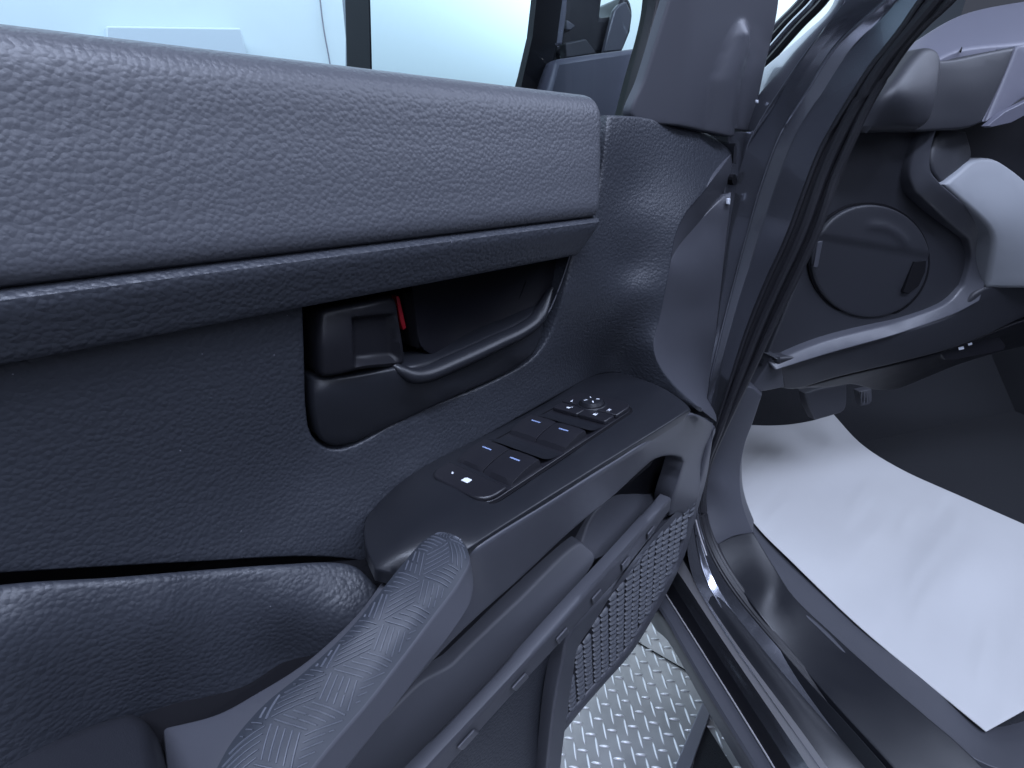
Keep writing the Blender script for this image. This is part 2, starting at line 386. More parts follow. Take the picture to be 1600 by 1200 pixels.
# --- upper pad: profile swept along the door, rounded at its front end
prof = [(.45, .052), (.415, .060), (.390, .0603), (.378, .0565), (.371, .048), (.3675, .036), (.3645, .018), (.3605, -.005), (.357, -.03), (.3545, -.050), (.356, -.0575), (.362, -.0618), (.40, -.064)]
prof = resample(cr_eval([np.array(p) for p in prof], False), 44)
V = []; xs = [-.75, -.2, -.1, 0, .1, .2, .3, .38, .43]
st_ = [(x, 0.0) for x in xs]+[(None, th) for th in np.linspace(0, math.pi/2, 9)]
for x, th in st_:
    for y, z in prof:
        xe = .4785-(.0565-z)*.115 - (max(0, z-.035)/.0225)**2*.006
        r = .016
        if x is None: V.append(np.array([xe-r+r*math.sin(th), y+(.0+r*(1-math.cos(th)))*(1 if y < .40 else .2), z-(r*.35*(1-math.cos(th)) if z > .04 else 0)]))
        else: V.append(np.array([x, y, z]))
n = len(prof); m_ = len(st_)
Fc = [(i*n+k, i*n+k+1, (i+1)*n+k+1, (i+1)*n+k) for i in range(m_-1) for k in range(n-1)]
V2 = V[(m_-1)*n:]; Vb = [np.array([p[0], .45, p[2]]) for p in V2]; s = len(V); V += Vb
Fc += [((m_-1)*n+k, (m_-1)*n+k+1, s+k+1, s+k) for k in range(n-1)]
mesh_obj('upper_pad', V, Fc, M['leather'], door)
# --- rolled strip under the pad
prof = [(.375, -.060), (.3585, -.0628), (.3540, -.0655), (.3533, -.0700), (.3552, -.0770), (.3585, -.0860), (.3618, -.0945), (.3640, -.1000), (.3660, -.1022), (.3720, -.1035), (.40, -.104)]
prof = resample(cr_eval([np.array(p) for p in prof], False), 26); n = len(prof); V = []
xs = [-.75, -.15, 0, .15, .3, .40]+[None]*6
for i, x in enumerate(xs):
    for y, z in prof:
        th = (i-6)/5*math.pi/2; xe = .466+(z+.065)*.62; r = .010
        V.append(np.array([x, y, z]) if x is not None else np.array([xe-r+r*math.sin(th), y+r*(1-math.cos(th)), z]))
s = len(V); V += [np.array([p[0], .44, p[2]]) for p in V[-n:]]
Fc = [(i*n+k, i*n+k+1, (i+1)*n+k+1, (i+1)*n+k) for i in range(len(xs)) for k in range(n-1)]
mesh_obj('pad_strip', V, Fc, M['panel'], door)
# --- painted steel core of the door behind the trim, and the armrest's inner body
relief('door_core', [(-480, 130, 1), (700, 215), (1010, 240), (1140, 250, 1), (1130, 380), (1110, 560), (1100, 680), (1062, 840), (975, 1000), (860, 1150), (800, 1400, 1), (-480, 1400, 1)],
       [(-260, 150, dict(Y=.452)), (1140, 250, dict(Y=.415)), (1100, 680, dict(Y=.395)), (1062, 840, dict(Y=.38)), (800, 1320, dict(Y=.40)), (-260, 1320, dict(Y=.452)), (700, 215, dict(Y=.455)), (600, 700, dict(Y=.455)), (900, 560, dict(Y=.45))],
       M['deep'], door, step=20, rp=2, rd=.002, thick=.06, inner=60)
block('armrest_core', [np.array(p) for p in ((-.3, .42, -.325), (.60, .42, -.325), (.60, .31, -.325), (.50, .27, -.325), (-.3, .30, -.44))], (0, 0, -1), .05, M['deep'], door, bev=0)
# --- main door panel with an opening for the inner handle
bez_hole = [(470, 440, 1), (474, 560), (477, 640), (484, 675), (500, 694), (522, 700), (550, 694), (640, 645), (760, 598), (826, 562), (846, 540), (862, 508), (880, 450), (896, 372, 1)]
Yk = lambda y: dict(Y=y)
Zk = lambda z: dict(Z=z)
AZ = -.29
_a, _b, _c = P(738, 855, Z=AZ), P(1079, 641, Z=AZ), P(640, 748, Z=-.307)
AN = np.cross(_b-_a, _c-_a); AN = AN/np.linalg.norm(AN)*(1 if np.cross(_b-_a, _c-_a)[2] > 0 else -1)
AP = dict(pl=(_a, AN))
def APd(d): return dict(pl=(_a+AN*d, AN))
pc = [(-140, 560, Yk(.383)), (150, 520, Yk(.383)), (470, 450, Yk(.384)), (700, 415, Yk(.385)), (-140, 720, Yk(.389)), (150, 690, Yk(.391)), (400, 620, Yk(.392)),
      (300, 790, Yk(.396)), (480, 738, Yk(.399)), (100, 850, Yk(.392)), (-140, 890, Yk(.388)), (300, 872, Yk(.391)), (440, 862, Yk(.386)), (560, 845, Yk(.380)), (420, 820, Yk(.393)), (500, 800, Yk(.390)), (572, 800, Yk(.386)), (600, 772, Yk(.388)), (640, 742, AP), (760, 678, AP), (918, 590, AP),
      (560, 705, Yk(.397)), (680, 652, Yk(.397)), (620, 715, Yk(.393)), (800, 600, Yk(.404)), (850, 610, Yk(.406)), (860, 545, Yk(.399)), (890, 460, Yk(.385)), (905, 400, Yk(.384)), (935, 300, Yk(.388)), (950, 210, Yk(.390)),
      (1000, 190, Yk(.396)), (1060, 205, Yk(.388)), (1100, 215, Yk(.378)), (1143, 240, Yk(.362)), (1062, 345, Yk(.350)), (1050, 380, Yk(.348)), (1030, 500, Yk(.345)), (1020, 540, Yk(.343)), (985, 300, Yk(.386)), (980, 420, Yk(.380)), (1010, 330, Yk(.372)), (1000, 450, Yk(.362)),
      (930, 530, Yk(.404)), (985, 520, Yk(.376)), (960, 560, Yk(.402)), (985, 585, AP), (1040, 600, Yk(.325)), (1095, 640, Yk(.302))]
relief('door_panel', [(-330, 596, 1), (100, 515), (470, 440), (700, 405), (900, 362), (930, 300), (948, 180, 1), (1000, 183), (1060, 197), (1105, 210), (1145, 238, 1), (1105, 292), (1066, 340), (1053, 372), (1045, 420), (1030, 495), (1020, 535), (1025, 562), (1050, 598), (1098, 644, 1), (1050, 622), (990, 592), (950, 582), (918, 592), (840, 634), (740, 690), (640, 745), (595, 783), (574, 812), (572, 845), (583, 884, 1), (555, 874), (480, 868), (300, 876), (0, 892), (-330, 912, 1)],
       pc, M['panel'], door, step=8, rp=5, rd=.004, thick=.05, holes=[bez_hole], inner=15)
# --- flat side panel on the front edge, shell edge behind it
relief('bevel_facet', [(1145, 236, 1), (1105, 290), (1064, 343), (1052, 374), (1046, 410, 1), (1060, 384), (1092, 347), (1122, 312), (1142, 288, 1)],
       [(1145, 236, Yk(.361)), (1064, 343, Yk(.3505)), (1050, 385, Yk(.3485)), (1046, 410, Yk(.350)), (1060, 384, Yk(.360)), (1092, 347, Yk(.373)), (1142, 288, Yk(.366)), (1122, 312, Yk(.371))], M['smooth'], door, step=5, rp=1.5, rd=.001, thick=.02, inner=8)
relief('front_side_panel', [(1148, 224, 1), (1146, 260), (1138, 292), (1090, 347), (1058, 384), (1045, 410, 1), (1029, 497), (1020, 537), (1025, 563), (1050, 599), (1095, 640), (1119, 659, 1), (1119, 650), (1104, 622, 1), (1118, 520), (1131, 400), (1141, 310)],
       [(1045, 410, Yk(.350)), (1020, 540, Yk(.3445)), (1095, 640, Yk(.303)), (1119, 659, Yk(.300)), (1104, 622, Yk(.325)), (1118, 520, Yk(.345)), (1141, 310, Yk(.354)), (1148, 224, Yk(.352)), (1090, 347, Yk(.375)), (1058, 384, Yk(.363)), (1138, 292, Yk(.366)), (1075, 480, Yk(.357)), (1060, 560, Yk(.349))],
       M['smooth'], door, step=6, rp=2, rd=.0015, thick=.04, inner=9)
relief('door_shell', [(1138, 204, 1), (1176, 207, 1), (1158, 262), (1149, 330), (1137, 420), (1122, 530), (1106, 640, 1), (1098, 640, 1), (1120, 420)],
       [(1138, 204, Yk(.366)), (1176, 207, Yk(.350)), (1158, 262, Yk(.355)), (1106, 640, Yk(.340))], M['paint'], door, step=6, rp=2, rd=.002, thick=.05, inner=10)
block('shell_hole', resample([P(1148+4*math.cos(a), 281+9*math.sin(a), Y=.353) for a in np.linspace(0, 2*math.pi, 13)[:-1]], 12, True), (0, 1, 0), .01, M['deep'], door, bev=0)  # dark disc standing in for a hole in the door shell
block('clip', [P(u, v, Y=.349) for u, v in ((1139, 310), (1142, 310), (1141, 320), (1138, 319))], (0, 1, 0), .004, M['white'], door, bev=.0008)
block('clip', [P(u, v, Y=.338) for u, v in ((1183, 156), (1186, 156), (1185, 162), (1183, 161))], (0, 1, 0), .003, M['white'], door, bev=.0008)
# --- window frame trim with its raised blister
def blister(u, v):
    # soft teardrop bulge, and the facet folding back to the glass
    uf = 1083-(v+70)*.088; d = uf-u; out = .0003*(d+8)**2/32 if -8 < d < 8 else (.0003*d if d >= 8 else 0)
    t = (v-30)/175
    if 0 <= t < 1.15:
        cu = np.interp(t, [0, .25, .55, 1], [1156, 1148, 1131, 1122]); hw = np.interp(t, [0, .08, .25, .6, 1], [5, 12, 20, 24, 23]); e = (u-cu)/hw
        if abs(e) < 1: out -= .011*(1-e*e)**1.2*min(1, t*7)
    return out
relief('window_trim', [(1068, -70, 1), (1046, 20), (1020, 120), (1003, 178), (1015, 189), (1060, 197), (1100, 206), (1122, 213), (1143, 213, 1), (1145, 203, 1), (1173, 206, 1), (1190, 120), (1212, 20), (1220, -70, 1)],
       [(1085, -70, Yk(.368)), (1060, 190, Yk(.380)), (1173, 206, Yk(.354)), (1220, -70, Yk(.338))],
       M['smooth'], door, step=6, rp=3, rd=.003, thick=.010, inner=5.5, bump=blister)
# --- glass and seals
GY = .462
relief('window_glass', [(-200, -420, 1), (1150, -420, 1), (1040, 60), (1004, 200, 1), (940, 230, 1), (-200, 130, 1)], [(-200, -90, Yk(GY)), (1075, -90, Yk(GY)), (940, 230, Yk(GY))], M['glass'], door, step=40, rp=1, rd=.0005, thick=.003, inner=120)
relief('glass_run_seal', [(1028, -70, 1), (1021, 20), (992, 130), (976, 190, 1), (1001, 190, 1), (1022, 110), (1046, 20), (1068, -70, 1)], [(1028, -70, Yk(.452)), (976, 190, Yk(.452)), (1001, 190, Yk(.446)), (1068, -70, Yk(.446))], M['black'], door, step=8, rp=4, rd=.004, thick=.02, inner=14)
tube('seal_lip', [P(1052, -70, Y=.444), P(1037, 20, Y=.444), P(1012, 110, Y=.444), P(995, 186, Y=.444)], .0028, M['rubber'], door)
# --- wing mirror on its mount, outside the glass
wm = empty('wing_mirror', (.45, .36, -.85)); wm.parent = door; wm.location = (0, 0, 0); ROOT.pop(wm.name)
mc = P(705, 60, Y=.74); mn = np.array([-.97, -.24, 0.0]); mpl = (mc, mn)
def mp_(u, v, d=0): return P(u, v, pl=mpl)+mn/np.linalg.norm(mn)*(-d)
def seg_out(c, per=8):
    c = [np.array(p, float) for p in c]; return [c[i]+(c[(i+1) % len(c)]-c[i])*k/per for i in range(len(c)) for k in range(per)]
mirr_out = seg_out([(577, -160), (576, -40), (578, 30), (580, 108), (590, 170), (790, 190), (810, 120), (824, 60), (833, -20), (838, -160)])
block('mirror_glass', [mp_(*p) for p in mirr_out], -mn, .004, M['mirror'], wm, bev=0)
hs = seg_out([(541, -180), (541, -40), (543, 30), (545, 108), (548, 190), (800, 215), (820, 120), (834, 60), (843, -20), (849, -180)])
hole = [mp_(*p, d=.002) for p in mirr_out]
def ring(name, a, b, depth, m, par):
    N_ = len(a); A, B = list(a), list(b)
    dd = -mn/np.linalg.norm(mn)*depth
    V = A+B+[p+dd for p in B]; Fc = []
    for i in range(N_):
        j = (i+1) % N_; Fc += [(i, j, N_+j, N_+i), (N_+i, N_+j, 2*N_+j, 2*N_+i)]
    return mesh_obj(name, V, Fc, m, par)
ring('mirror_housing', [mp_(*p, d=-.002) for p in mirr_out], [mp_(*p, d=-.004) for p in hs], .07, M['black'], wm)
block('mirror_back_edge', [mp_(u, v, d=.004) for u, v in ((523, -80), (541, -80), (545, 120), (536, 120), (536, 60))], -mn, .05, M['paint'], wm, bev=.003)
tube('mirror_rim', [P(846, -80, Y=.66), P(840, 0, Y=.66), P(828, 70, Y=.66), P(812, 150, Y=.66)], .0045, M['smooth'], wm)
block('mirror_arm', [P(u, v, Y=.64) for u, v in ((850, -80), (876, -80), (880, 20), (868, 110), (858, 200), (800, 200), (826, 110), (842, 30))], (0, 1, 0), .08, M['deep'], wm, bev=.006)
block('mount_pillar', [P(u, v, Y=.61) for u, v in ((876, -60), (890, -60), (886, 20), (879, 70), (862, 72), (866, 28))], (0, 1, 0), .02, M['dash_light'], wm, bev=.003)
block('mirror_mount', [P(u, v, Y=.58) for u, v in ((870, 92), (925, 84), (1003, 74), (985, 140), (968, 240), (840, 240), (855, 150))], (.3, 1, 0), .05, M['dash_light'], wm, bev=.008)
block('mount_body', [P(u, v, Y=.66) for u, v in ((886, -60), (950, -60), (938, 26), (962, 24), (975, -10), (986, 0), (990, 20), (986, 50), (973, 82), (870, 95), (862, 74))], (.3, 1, 0), .08, M['black'], wm, bev=.008)
block('mount_fin', [P(u, v, Y=.645) for u, v in ((968, 6), (979, 2), (988, 22), (982, 52), (972, 80), (944, 82), (954, 40), (961, 14))], (.3, 1, 0), .012, M['smooth'], wm, bev=.003)
block('mount_brace', [P(u, v, Y=.64) for u, v in ((886, 30), (900, 40), (892, 48), (884, 46))], (.3, 1, 0), .02, M['smooth'], wm, bev=.002)
block('mount_foot', [P(u, v, Y=.63) for u, v in ((884, 66), (916, 60), (934, 84), (884, 92))], (.3, 1, 0), .02, M['dash'], wm, bev=.003)
# --- inner handle in its cup
hb = empty('handle_bezel', (.45, .36, -.85)); hb.parent = door; hb.location = (0, 0, 0); ROOT.pop(hb.name)
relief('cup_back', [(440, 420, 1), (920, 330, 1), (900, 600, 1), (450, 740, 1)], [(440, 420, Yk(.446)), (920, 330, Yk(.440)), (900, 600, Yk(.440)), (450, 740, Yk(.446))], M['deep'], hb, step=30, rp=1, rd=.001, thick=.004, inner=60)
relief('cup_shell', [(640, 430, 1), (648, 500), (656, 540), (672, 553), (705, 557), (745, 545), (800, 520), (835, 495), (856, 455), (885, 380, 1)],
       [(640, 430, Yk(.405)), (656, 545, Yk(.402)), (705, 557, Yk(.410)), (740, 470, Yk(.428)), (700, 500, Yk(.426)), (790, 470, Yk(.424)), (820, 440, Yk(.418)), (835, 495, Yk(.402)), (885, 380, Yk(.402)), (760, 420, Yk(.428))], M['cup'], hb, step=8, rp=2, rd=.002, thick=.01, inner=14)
tube('cup_seam', [P(822, 440, Y=.4155), P(806, 480, Y=.4165), P(788, 522, Y=.4135)], .0006, M['deep'], hb, nseg=5, n=12)
# lower cover with the pull bar
relief('cover', [(480, 586, 1), (540, 583), (612, 571), (640, 566), (690, 552), (800, 505), (845, 480, 1), (845, 515), (832, 550), (800, 575), (700, 622), (600, 668), (540, 692), (515, 694), (497, 683), (487, 655)],
       [(480, 586, Yk(.402)), (495, 600, Yk(.392)), (560, 600, Yk(.389)), (610, 590, Yk(.387)), (500, 670, Yk(.396)), (560, 670, Yk(.396)), (640, 630, Yk(.393)), (640, 590, Yk(.384)), (700, 590, Yk(.389)), (690, 556, Yk(.398)), (800, 545, Yk(.391)), (800, 510, Yk(.398)), (720, 612, Yk(.395)), (800, 572, Yk(.398)), (842, 490, Yk(.394))],
       M['satin'], hb, step=7, rp=6, rd=.006, thick=.03, inner=11)
bar_path = [P(608, 566, Y=.386), P(626, 578, Y=.379), P(645, 588, Y=.377), P(668, 587, Y=.377), P(720, 566, Y=.379), P(780, 538, Y=.381), P(822, 517, Y=.383), P(845, 497, Y=.386), P(868, 450, Y=.393)]
bp_ = resample(cr_eval(bar_path, False), 60); V = []; Fc = []; ns = 14
for i, p in enumerate(bp_):
    t = bp_[min(i+1, 59)]-bp_[max(i-1, 0)]; t = t/np.linalg.norm(t); a = np.array([0, 1., 0]); a = a-t*(a@t); a /= np.linalg.norm(a); b = np.cross(t, a)
    q = i/59; rr = (.0085 if q < .85 else .0085-(q-.85)/.15*.006)*min(1, .35+q*6)
    for k in range(ns):
        th = 2*math.pi*k/ns; V.append(p+a*(rr*1.35*math.cos(th)+.006)+b*rr*math.sin(th))
for i in range(59):
    for k in range(ns): Fc.append((i*ns+k, i*ns+(k+1) % ns, (i+1)*ns+(k+1) % ns, (i+1)*ns+k))
Fc.append(tuple(range(ns)))
mesh_obj('pull_bar', V, Fc, M['satin'], hb)
tube('cup_edge', [P(892, 394, Y=.383), P(880, 432, Y=.385), P(862, 478, Y=.387), P(850, 500, Y=.388)], .0009, M['smooth'], hb, nseg=6, n=24)
# handle paddle with its finger dish
def dish(u, v):
    cx, cy = 581+(v-527)*.06, 527-(u-581)*.10; a = abs(u-cx)/34; b = abs(v-cy)/36; m = max(a, b)
    return .010*(1-max(0, min(1, (m-.80)/.28)))
relief('handle_lever', [(496, 484), (503, 480), (560, 470), (606, 461), (613, 466), (620, 500), (628, 555), (626, 566), (560, 576), (505, 587), (497, 584), (494, 560), (493, 500)],
       [(496, 484, Yk(.389)), (610, 461, Yk(.394)), (628, 565, Yk(.394)), (497, 587, Yk(.387)), (505, 535, Yk(.383)), (560, 475, Yk(.385)), (560, 575, Yk(.384))], M['black'], hb, step=5, rp=8, rd=.008, thick=.03, inner=4.5, bump=dish)
block('lock_marker', [P(u, v, Y=.405) for u, v in ((619, 463), (624, 463), (635, 512), (630, 516), (625, 500))], (0, 1, 0), .01, M['red'], hb, bev=.0006)
relief('lever_link', [(626, 455, 1), (641, 455, 1), (655, 545, 1), (640, 540, 1)], [(626, 455, Yk(.412)), (641, 455, Yk(.40)), (655, 545, Yk(.40)), (640, 540, Yk(.41))], M['deep'], hb, step=8, rp=2, rd=.002, thick=.03, inner=12)
# --- switch panel on the armrest
arm = relief('armrest_panel', [(586, 892, 1), (572, 858), (570, 818), (587, 788), (637, 745), (757, 680), (877, 613), (922, 588), (950, 580), (987, 588), (1037, 608), (1074, 634), (1079, 641, 1), (1002, 689), (862, 776), (738, 856), (700, 884), (655, 910, 1)],
       [(584, 888, APd(-.012)), (572, 830, APd(-.014)), (572, 805, Yk(.386)), (600, 776, Yk(.388)), (612, 830, APd(-.002)), (640, 748, AP), (760, 690, AP), (925, 592, AP), (1035, 612, AP), (850, 700, AP), (640, 880, APd(-.010)), (655, 910, APd(-.03)), (985, 592, AP),
        (716, 838, AP), (782, 795, AP), (850, 755, AP), (920, 712, AP), (990, 668, AP), (1060, 632, AP)]+[(u, v, APd(-.0045)) for u, v in ((738, 855), (800, 815), (862, 776), (932, 732), (1002, 689), (1079, 641))],
       M['satin'], door, step=7, rp=3, rd=.002, thick=.014, D=(0, .25, -1), inner=11)
TP = APd(.0027)
c00 = P(678, 741, **TP); c10 = P(918, 611, **TP); c01 = P(745, 806, **TP); c11 = P(981, 648, **TP)
eX = (c10-c00+c11-c01)/2; Ls = np.linalg.norm(eX); eX = eX/Ls; eX = eX-AN*(eX@AN); eX /= np.linalg.norm(eX); eY = np.cross(eX, AN)     # eY: towards the driver
o0 = (c00+c10+c01+c11)/4; Wt = abs(((c01-c00+c11-c10)/2)@eY)
def MP(s, t, h=0): return o0+eX*Ls*(s-.5)+eY*Wt*(t-.5)+AN*h
def st_of(u, v):
    d = P(u, v, **TP)-o0; return (d@eX)/Ls+.5, (d@eY)/Wt+.5
sw = empty('switch_module', (.45, .36, -.85)); sw.parent = door; sw.location = (0, 0, 0); ROOT.pop(sw.name)
def rrect(s0, t0, s1, t1, r=.012, corners=(1, 1, 1, 1), n=5):
    out = []; rs = r/Ls; rt = r/Wt
    for (cs, ct, a0, on) in ((s0, t0, math.pi, corners[0]), (s1, t0, 1.5*math.pi, corners[1]), (s1, t1, 0, corners[2]), (s0, t1, .5*math.pi, corners[3])):
        if not on: out.append((cs, ct)); continue
        mx = cs+(rs if cs == s0 else -rs); my = ct+(rt if ct == t0 else -rt)
        for k in range(n): a = a0+math.pi/2*k/(n-1); out.append((mx+rs*math.cos(a), my+rt*math.sin(a)))
    return out
def mblock(name, poly, h0, h1, m, bev=.0012): return block(name, [MP(s, t, h0) for s, t in poly], AN, h1-h0, m, sw, bev=bev)
mblock('module_surround', rrect(-.008, -.02, 1.008, 1.02, .020), 0, .0016, M['deep'], bev=.0005)
mblock('module_base', rrect(0.0, 0.02, 1.0, .98, .018), 0, .0022, M['button'], bev=.0006)
mblock('window_lock_button', rrect(.004, .03, .118, .97, .016, (1, 0, 0, 1)), .002, .0070, M['button'], bev=.0016)
def rocker(s0, s1, t0, t1):
    """window switch: crowned top, front lip raised over the finger scoop"""
    n_, m2 = 13, 5; V = []; Fc = []
    for i in range(n_):
        q = i/(n_-1); s_ = s0+(s1-s0)*q
        hgt = .0060+.0075*math.sin(math.pi*min(1, q*1.05)*.62)*1.0
        if i == 0: hgt = .001
        if i == n_-1: hgt = .001
        for j in range(m2):
            tt = j/(m2-1); hh = hgt-(.0012 if j in (0, m2-1) else 0)*(1 if 0 < i < n_-1 else 0)
            V.append(MP(s_-(0.001 if i == n_-1 else 0), t0+(t1-t0)*tt, hh))
    for i in range(n_-1):
        for j in range(m2-1): Fc.append((i*m2+j, i*m2+j+1, (i+1)*m2+j+1, (i+1)*m2+j))
    s = len(V)
    V += [MP(s0+(s1-s0)*i/(n_-1), t0, 0) for i in range(n_)]+[MP(s0+(s1-s0)*i/(n_-1), t1, 0) for i in range(n_)]
    for i in range(n_-1):
        Fc.append((i*m2, (i+1)*m2, s+i+1, s+i)); Fc.append((i*m2+m2-1, (i+1)*m2+m2-1, s+n_+i+1, s+n_+i))
    o = mesh_obj('window_switch', V, Fc, M['button'], sw, angle=38)
    b = o.modifiers.new('bevel', 'BEVEL'); b.width = .0007; b.segments = 2; b.limit_method = 'ANGLE'; b.angle_limit = math.radians(38)
    sm2 = s0+(s1-s0)*.60; hgt = .0060+.0075*math.sin(math.pi*.63*.62)
    mk = block('position_mark', [MP(sm2-.002, t0+(t1-t0)*.33, hgt+.0001), MP(sm2+.005, t0+(t1-t0)*.33, hgt+.0002), MP(sm2+.005, t0+(t1-t0)*.66, hgt+.0002), MP(sm2-.002, t0+(t1-t0)*.66, hgt+.0001)], AN, .0004, M['bluemark'], sw, bev=0)
def scoop(s0, s1, t0, t1):
    n_ = 12; V = []; Fc = []
    for i in range(n_):
        q = i/(n_-1); hh = .0028+.0105*(1-q)**2.2*.75 - .0
        for t in (t0, t1): V.append(MP(s0+(s1-s0)*q, t, hh))
    for i in range(n_-1): Fc.append((2*i, 2*i+1, 2*i+3, 2*i+2))
    mesh_obj('finger_scoop', V, Fc, M['satin'], sw)
for a, b, c in ((.142, .318, .432), (.452, .618, .738)):
    for t0, t1 in ((.05, .492), (.508, .95)): rocker(a, b, t0, t1)
    scoop(b+.006, c, .05, .95)
for t0, t1 in ((.06, .495), (.505, .95)): mblock('door_lock_button', rrect(.757, t0, .832, t1, .002), .002, .0078, M['button'], bev=.0012)
mblock('mirror_switch_base', rrect(.842, .03, .995, .97, .016, (0, 1, 1, 0)), .002, .0078, M['button'], bev=.0014)
# mirror dial: ring and domed knob with four marks
kc = st_of(925, 640)
def disc(name, r0, r1, h0, h1, m, dome=0, n=36):
    V = [MP(*kc, h1+dome)]; Fc = []
    rings_ = ([(r1*.35, h1+dome*.9), (r1*.7, h1+dome*.55)] if dome else [])+[(r1, h1), (r0, h0)]
    for r, h in rings_: V += [MP(*kc, h)+eX*r*math.cos(2*math.pi*k/n)+eY*r*math.sin(2*math.pi*k/n) for k in range(n)]
    for k in range(n): Fc.append((0, 1+k, 1+(k+1) % n))
    for j in range(len(rings_)-1):
        for k in range(n): Fc.append((1+j*n+k, 1+j*n+(k+1) % n, 1+(j+1)*n+(k+1) % n, 1+(j+1)*n+k))
    return mesh_obj(name, V, Fc, m, sw, angle=40)
disc('dial_ring', .0200, .0188, .007, .0090, M['satin']); disc('dial_groove', .0170, .0170, .0090, .0093, M['deep']); disc('dial_knob', .0155, .0136, .0093, .0135, M['satin'], dome=.0012)
for k in range(4):
    a = math.pi/4+k*math.pi/2; d = eX*math.cos(a)+eY*math.sin(a); e = eX*-math.sin(a)+eY*math.cos(a); c = MP(*kc, .0145)+d*.0080
    block('dial_mark', [c-d*.0022-e*.0007, c+d*.0022-e*.0007-AN*.0005, c+d*.0022+e*.0007-AN*.0005, c-d*.0022+e*.0007], AN, .0004, M['white'], sw, bev=0)
# printed symbols (thin raised print)
def glyph(name, polys, s, t, h, k, rot=0):
    V = []; Fc = []; ca, sa = math.cos(rot), math.sin(rot)
    for pl in polys:
        b = len(V)
        for x, y in pl:
            X_, Y_ = (x*ca-y*sa)*k, (x*sa+y*ca)*k; V.append(MP(s, t, h)+eX*Y_+eY*X_)
        Fc.append(tuple(range(b, b+len(pl))))
    return mesh_obj(name, V, Fc, M['white'], sw, smooth=False)
def rect(x0, y0, x1, y1): return [(x0, y0), (x1, y0), (x1, y1), (x0, y1)]
glyph('letter_l', [rect(-.5, -1, -.1, 1), rect(-.1, -1, .7, -.6)], .868, .17, .00795, .0030)
glyph('letter_r', [rect(-.6, -1, -.25, 1), rect(-.25, .65, .5, 1), rect(-.25, -.1, .5, .25), rect(.3, .25, .6, .65), [(0, -.1), (.4, -.1), (.75, -1), (.35, -1)]], .868, .80, .00795, .0030)
pad_b = [rect(-.8, -1, .8, .25)]
glyph('unlock_symbol', pad_b+[rect(.45, .25, .7, .9), rect(.45, .9, 1.5, 1.1), rect(1.3, .4, 1.5, .9)], .795, .27, .00795, .0030)
glyph('lock_symbol', pad_b+[rect(-.6, .25, -.35, .9), rect(.35, .25, .6, .9), rect(-.6, .9, .6, 1.1)], .795, .72, .00795, .0030)
glyph('window_lock_symbol', [[(-1.3, -1), (1.3, -1), (1.3, .6), (.9, 1), (-.9, 1), (-1.3, .5)]], .062, .52, .00715, .0036)
glyph('window_lock_tick', [rect(-.3, -.4, .3, .1), rect(-.6, .1, 0, .3)], .066, .27, .00715, .0040)
# --- fascia below the switch panel, running round the pocket opening
relief('armrest_fascia', [(690, 905, 1), (735, 862), (860, 783), (1000, 696), (1076, 647), (1098, 652), (1114, 662, 1), (1106, 705), (1092, 770), (1082, 812), (1062, 800), (1045, 806, 1), (1048, 782), (1063, 735), (1066, 718), (1052, 712), (1024, 716), (1000, 735), (960, 772), (890, 830), (813, 902), (750, 958), (700, 1006), (640, 1072), (580, 1149), (535, 1210), (500, 1270, 1), (440, 1270, 1), (520, 1170), (600, 1040)],
       [(735, 862, Zk(-.301)), (800, 822, Zk(-.301)), (1076, 647, Zk(-.301)), (860, 783, Zk(-.301)), (930, 740, Zk(-.301)), (1000, 696, Zk(-.301)), (1098, 652, Zk(-.32)), (760, 905, Yk(.252)), (900, 790, Yk(.256)), (1020, 705, Yk(.262)), (890, 830, Yk(.262)), (813, 902, Yk(.262)), (700, 1006, Yk(.256)), (580, 1149, Yk(.246)), (500, 1270, Yk(.240)), (440, 1270, Yk(.256)), (600, 1040, Yk(.266)), (690, 905, Yk(.272)), (1114, 662, Yk(.292)), (1092, 770, Yk(.295)), (1066, 718, Yk(.285)), (1045, 806, Yk(.297)), (1000, 735, Yk(.268)), (680, 950, Yk(.262))],
       M['smooth'], door, step=8, rp=5, rd=.002, thick=.03, inner=14)
# --- pocket: back wall, ledge, floor and lip
relief('pocket_wall', [(1100, 680, 1), (1080, 800, 1), (900, 900, 1), (560, 1290, 1), (380, 1290, 1), (620, 1020, 1), (960, 720, 1)], [(1100, 680, Yk(.335)), (1080, 800, Yk(.335)), (900, 880, Yk(.335)), (560, 1290, Yk(.33)), (380, 1290, Yk(.33))], M['black'], door, step=25, rp=1, rd=.001, thick=.004, inner=60)
relief('pocket_ledge', [(905, 846), (915, 853), (928, 868), (880, 940), (760, 1075), (590, 1270, 1), (420, 1270, 1), (520, 1190), (600, 1115), (655, 1062), (702, 1036), (720, 1018), (800, 942)],
       [(905, 850, Yk(.318)), (702, 1036, Yk(.318)), (928, 868, Yk(.300)), (760, 1075, Yk(.292)), (640, 1170, Yk(.292)), (520, 1190, Yk(.31)), (590, 1270, Yk(.285)), (800, 960, Yk(.312))], M['matte'], door, step=8, rp=4, rd=.004, thick=.02, inner=14)
relief('pocket_floor', [(905, 852, 1), (918, 815), (940, 785), (975, 765, 1), (1015, 772), (1045, 760, 1), (1035, 800), (980, 850), (928, 874, 1)],
       [(905, 852, Yk(.322)), (940, 785, Yk(.332)), (1015, 772, Yk(.333)), (928, 874, Yk(.305)), (1030, 800, Yk(.312)), (970, 810, Yk(.324))], M['matte'], door, step=8, rp=3, rd=.003, thick=.02, inner=14)
relief('pocket_end', [(1054, 716, 1), (1030, 775, 1), (1044, 785, 1), (1070, 722, 1)], [(1054, 716, Yk(.318)), (1030, 775, Yk(.318)), (1044, 785, Yk(.300)), (1070, 722, Yk(.300))], M['matte'], door, step=8, rp=1.5, rd=.001, thick=.01, inner=14)
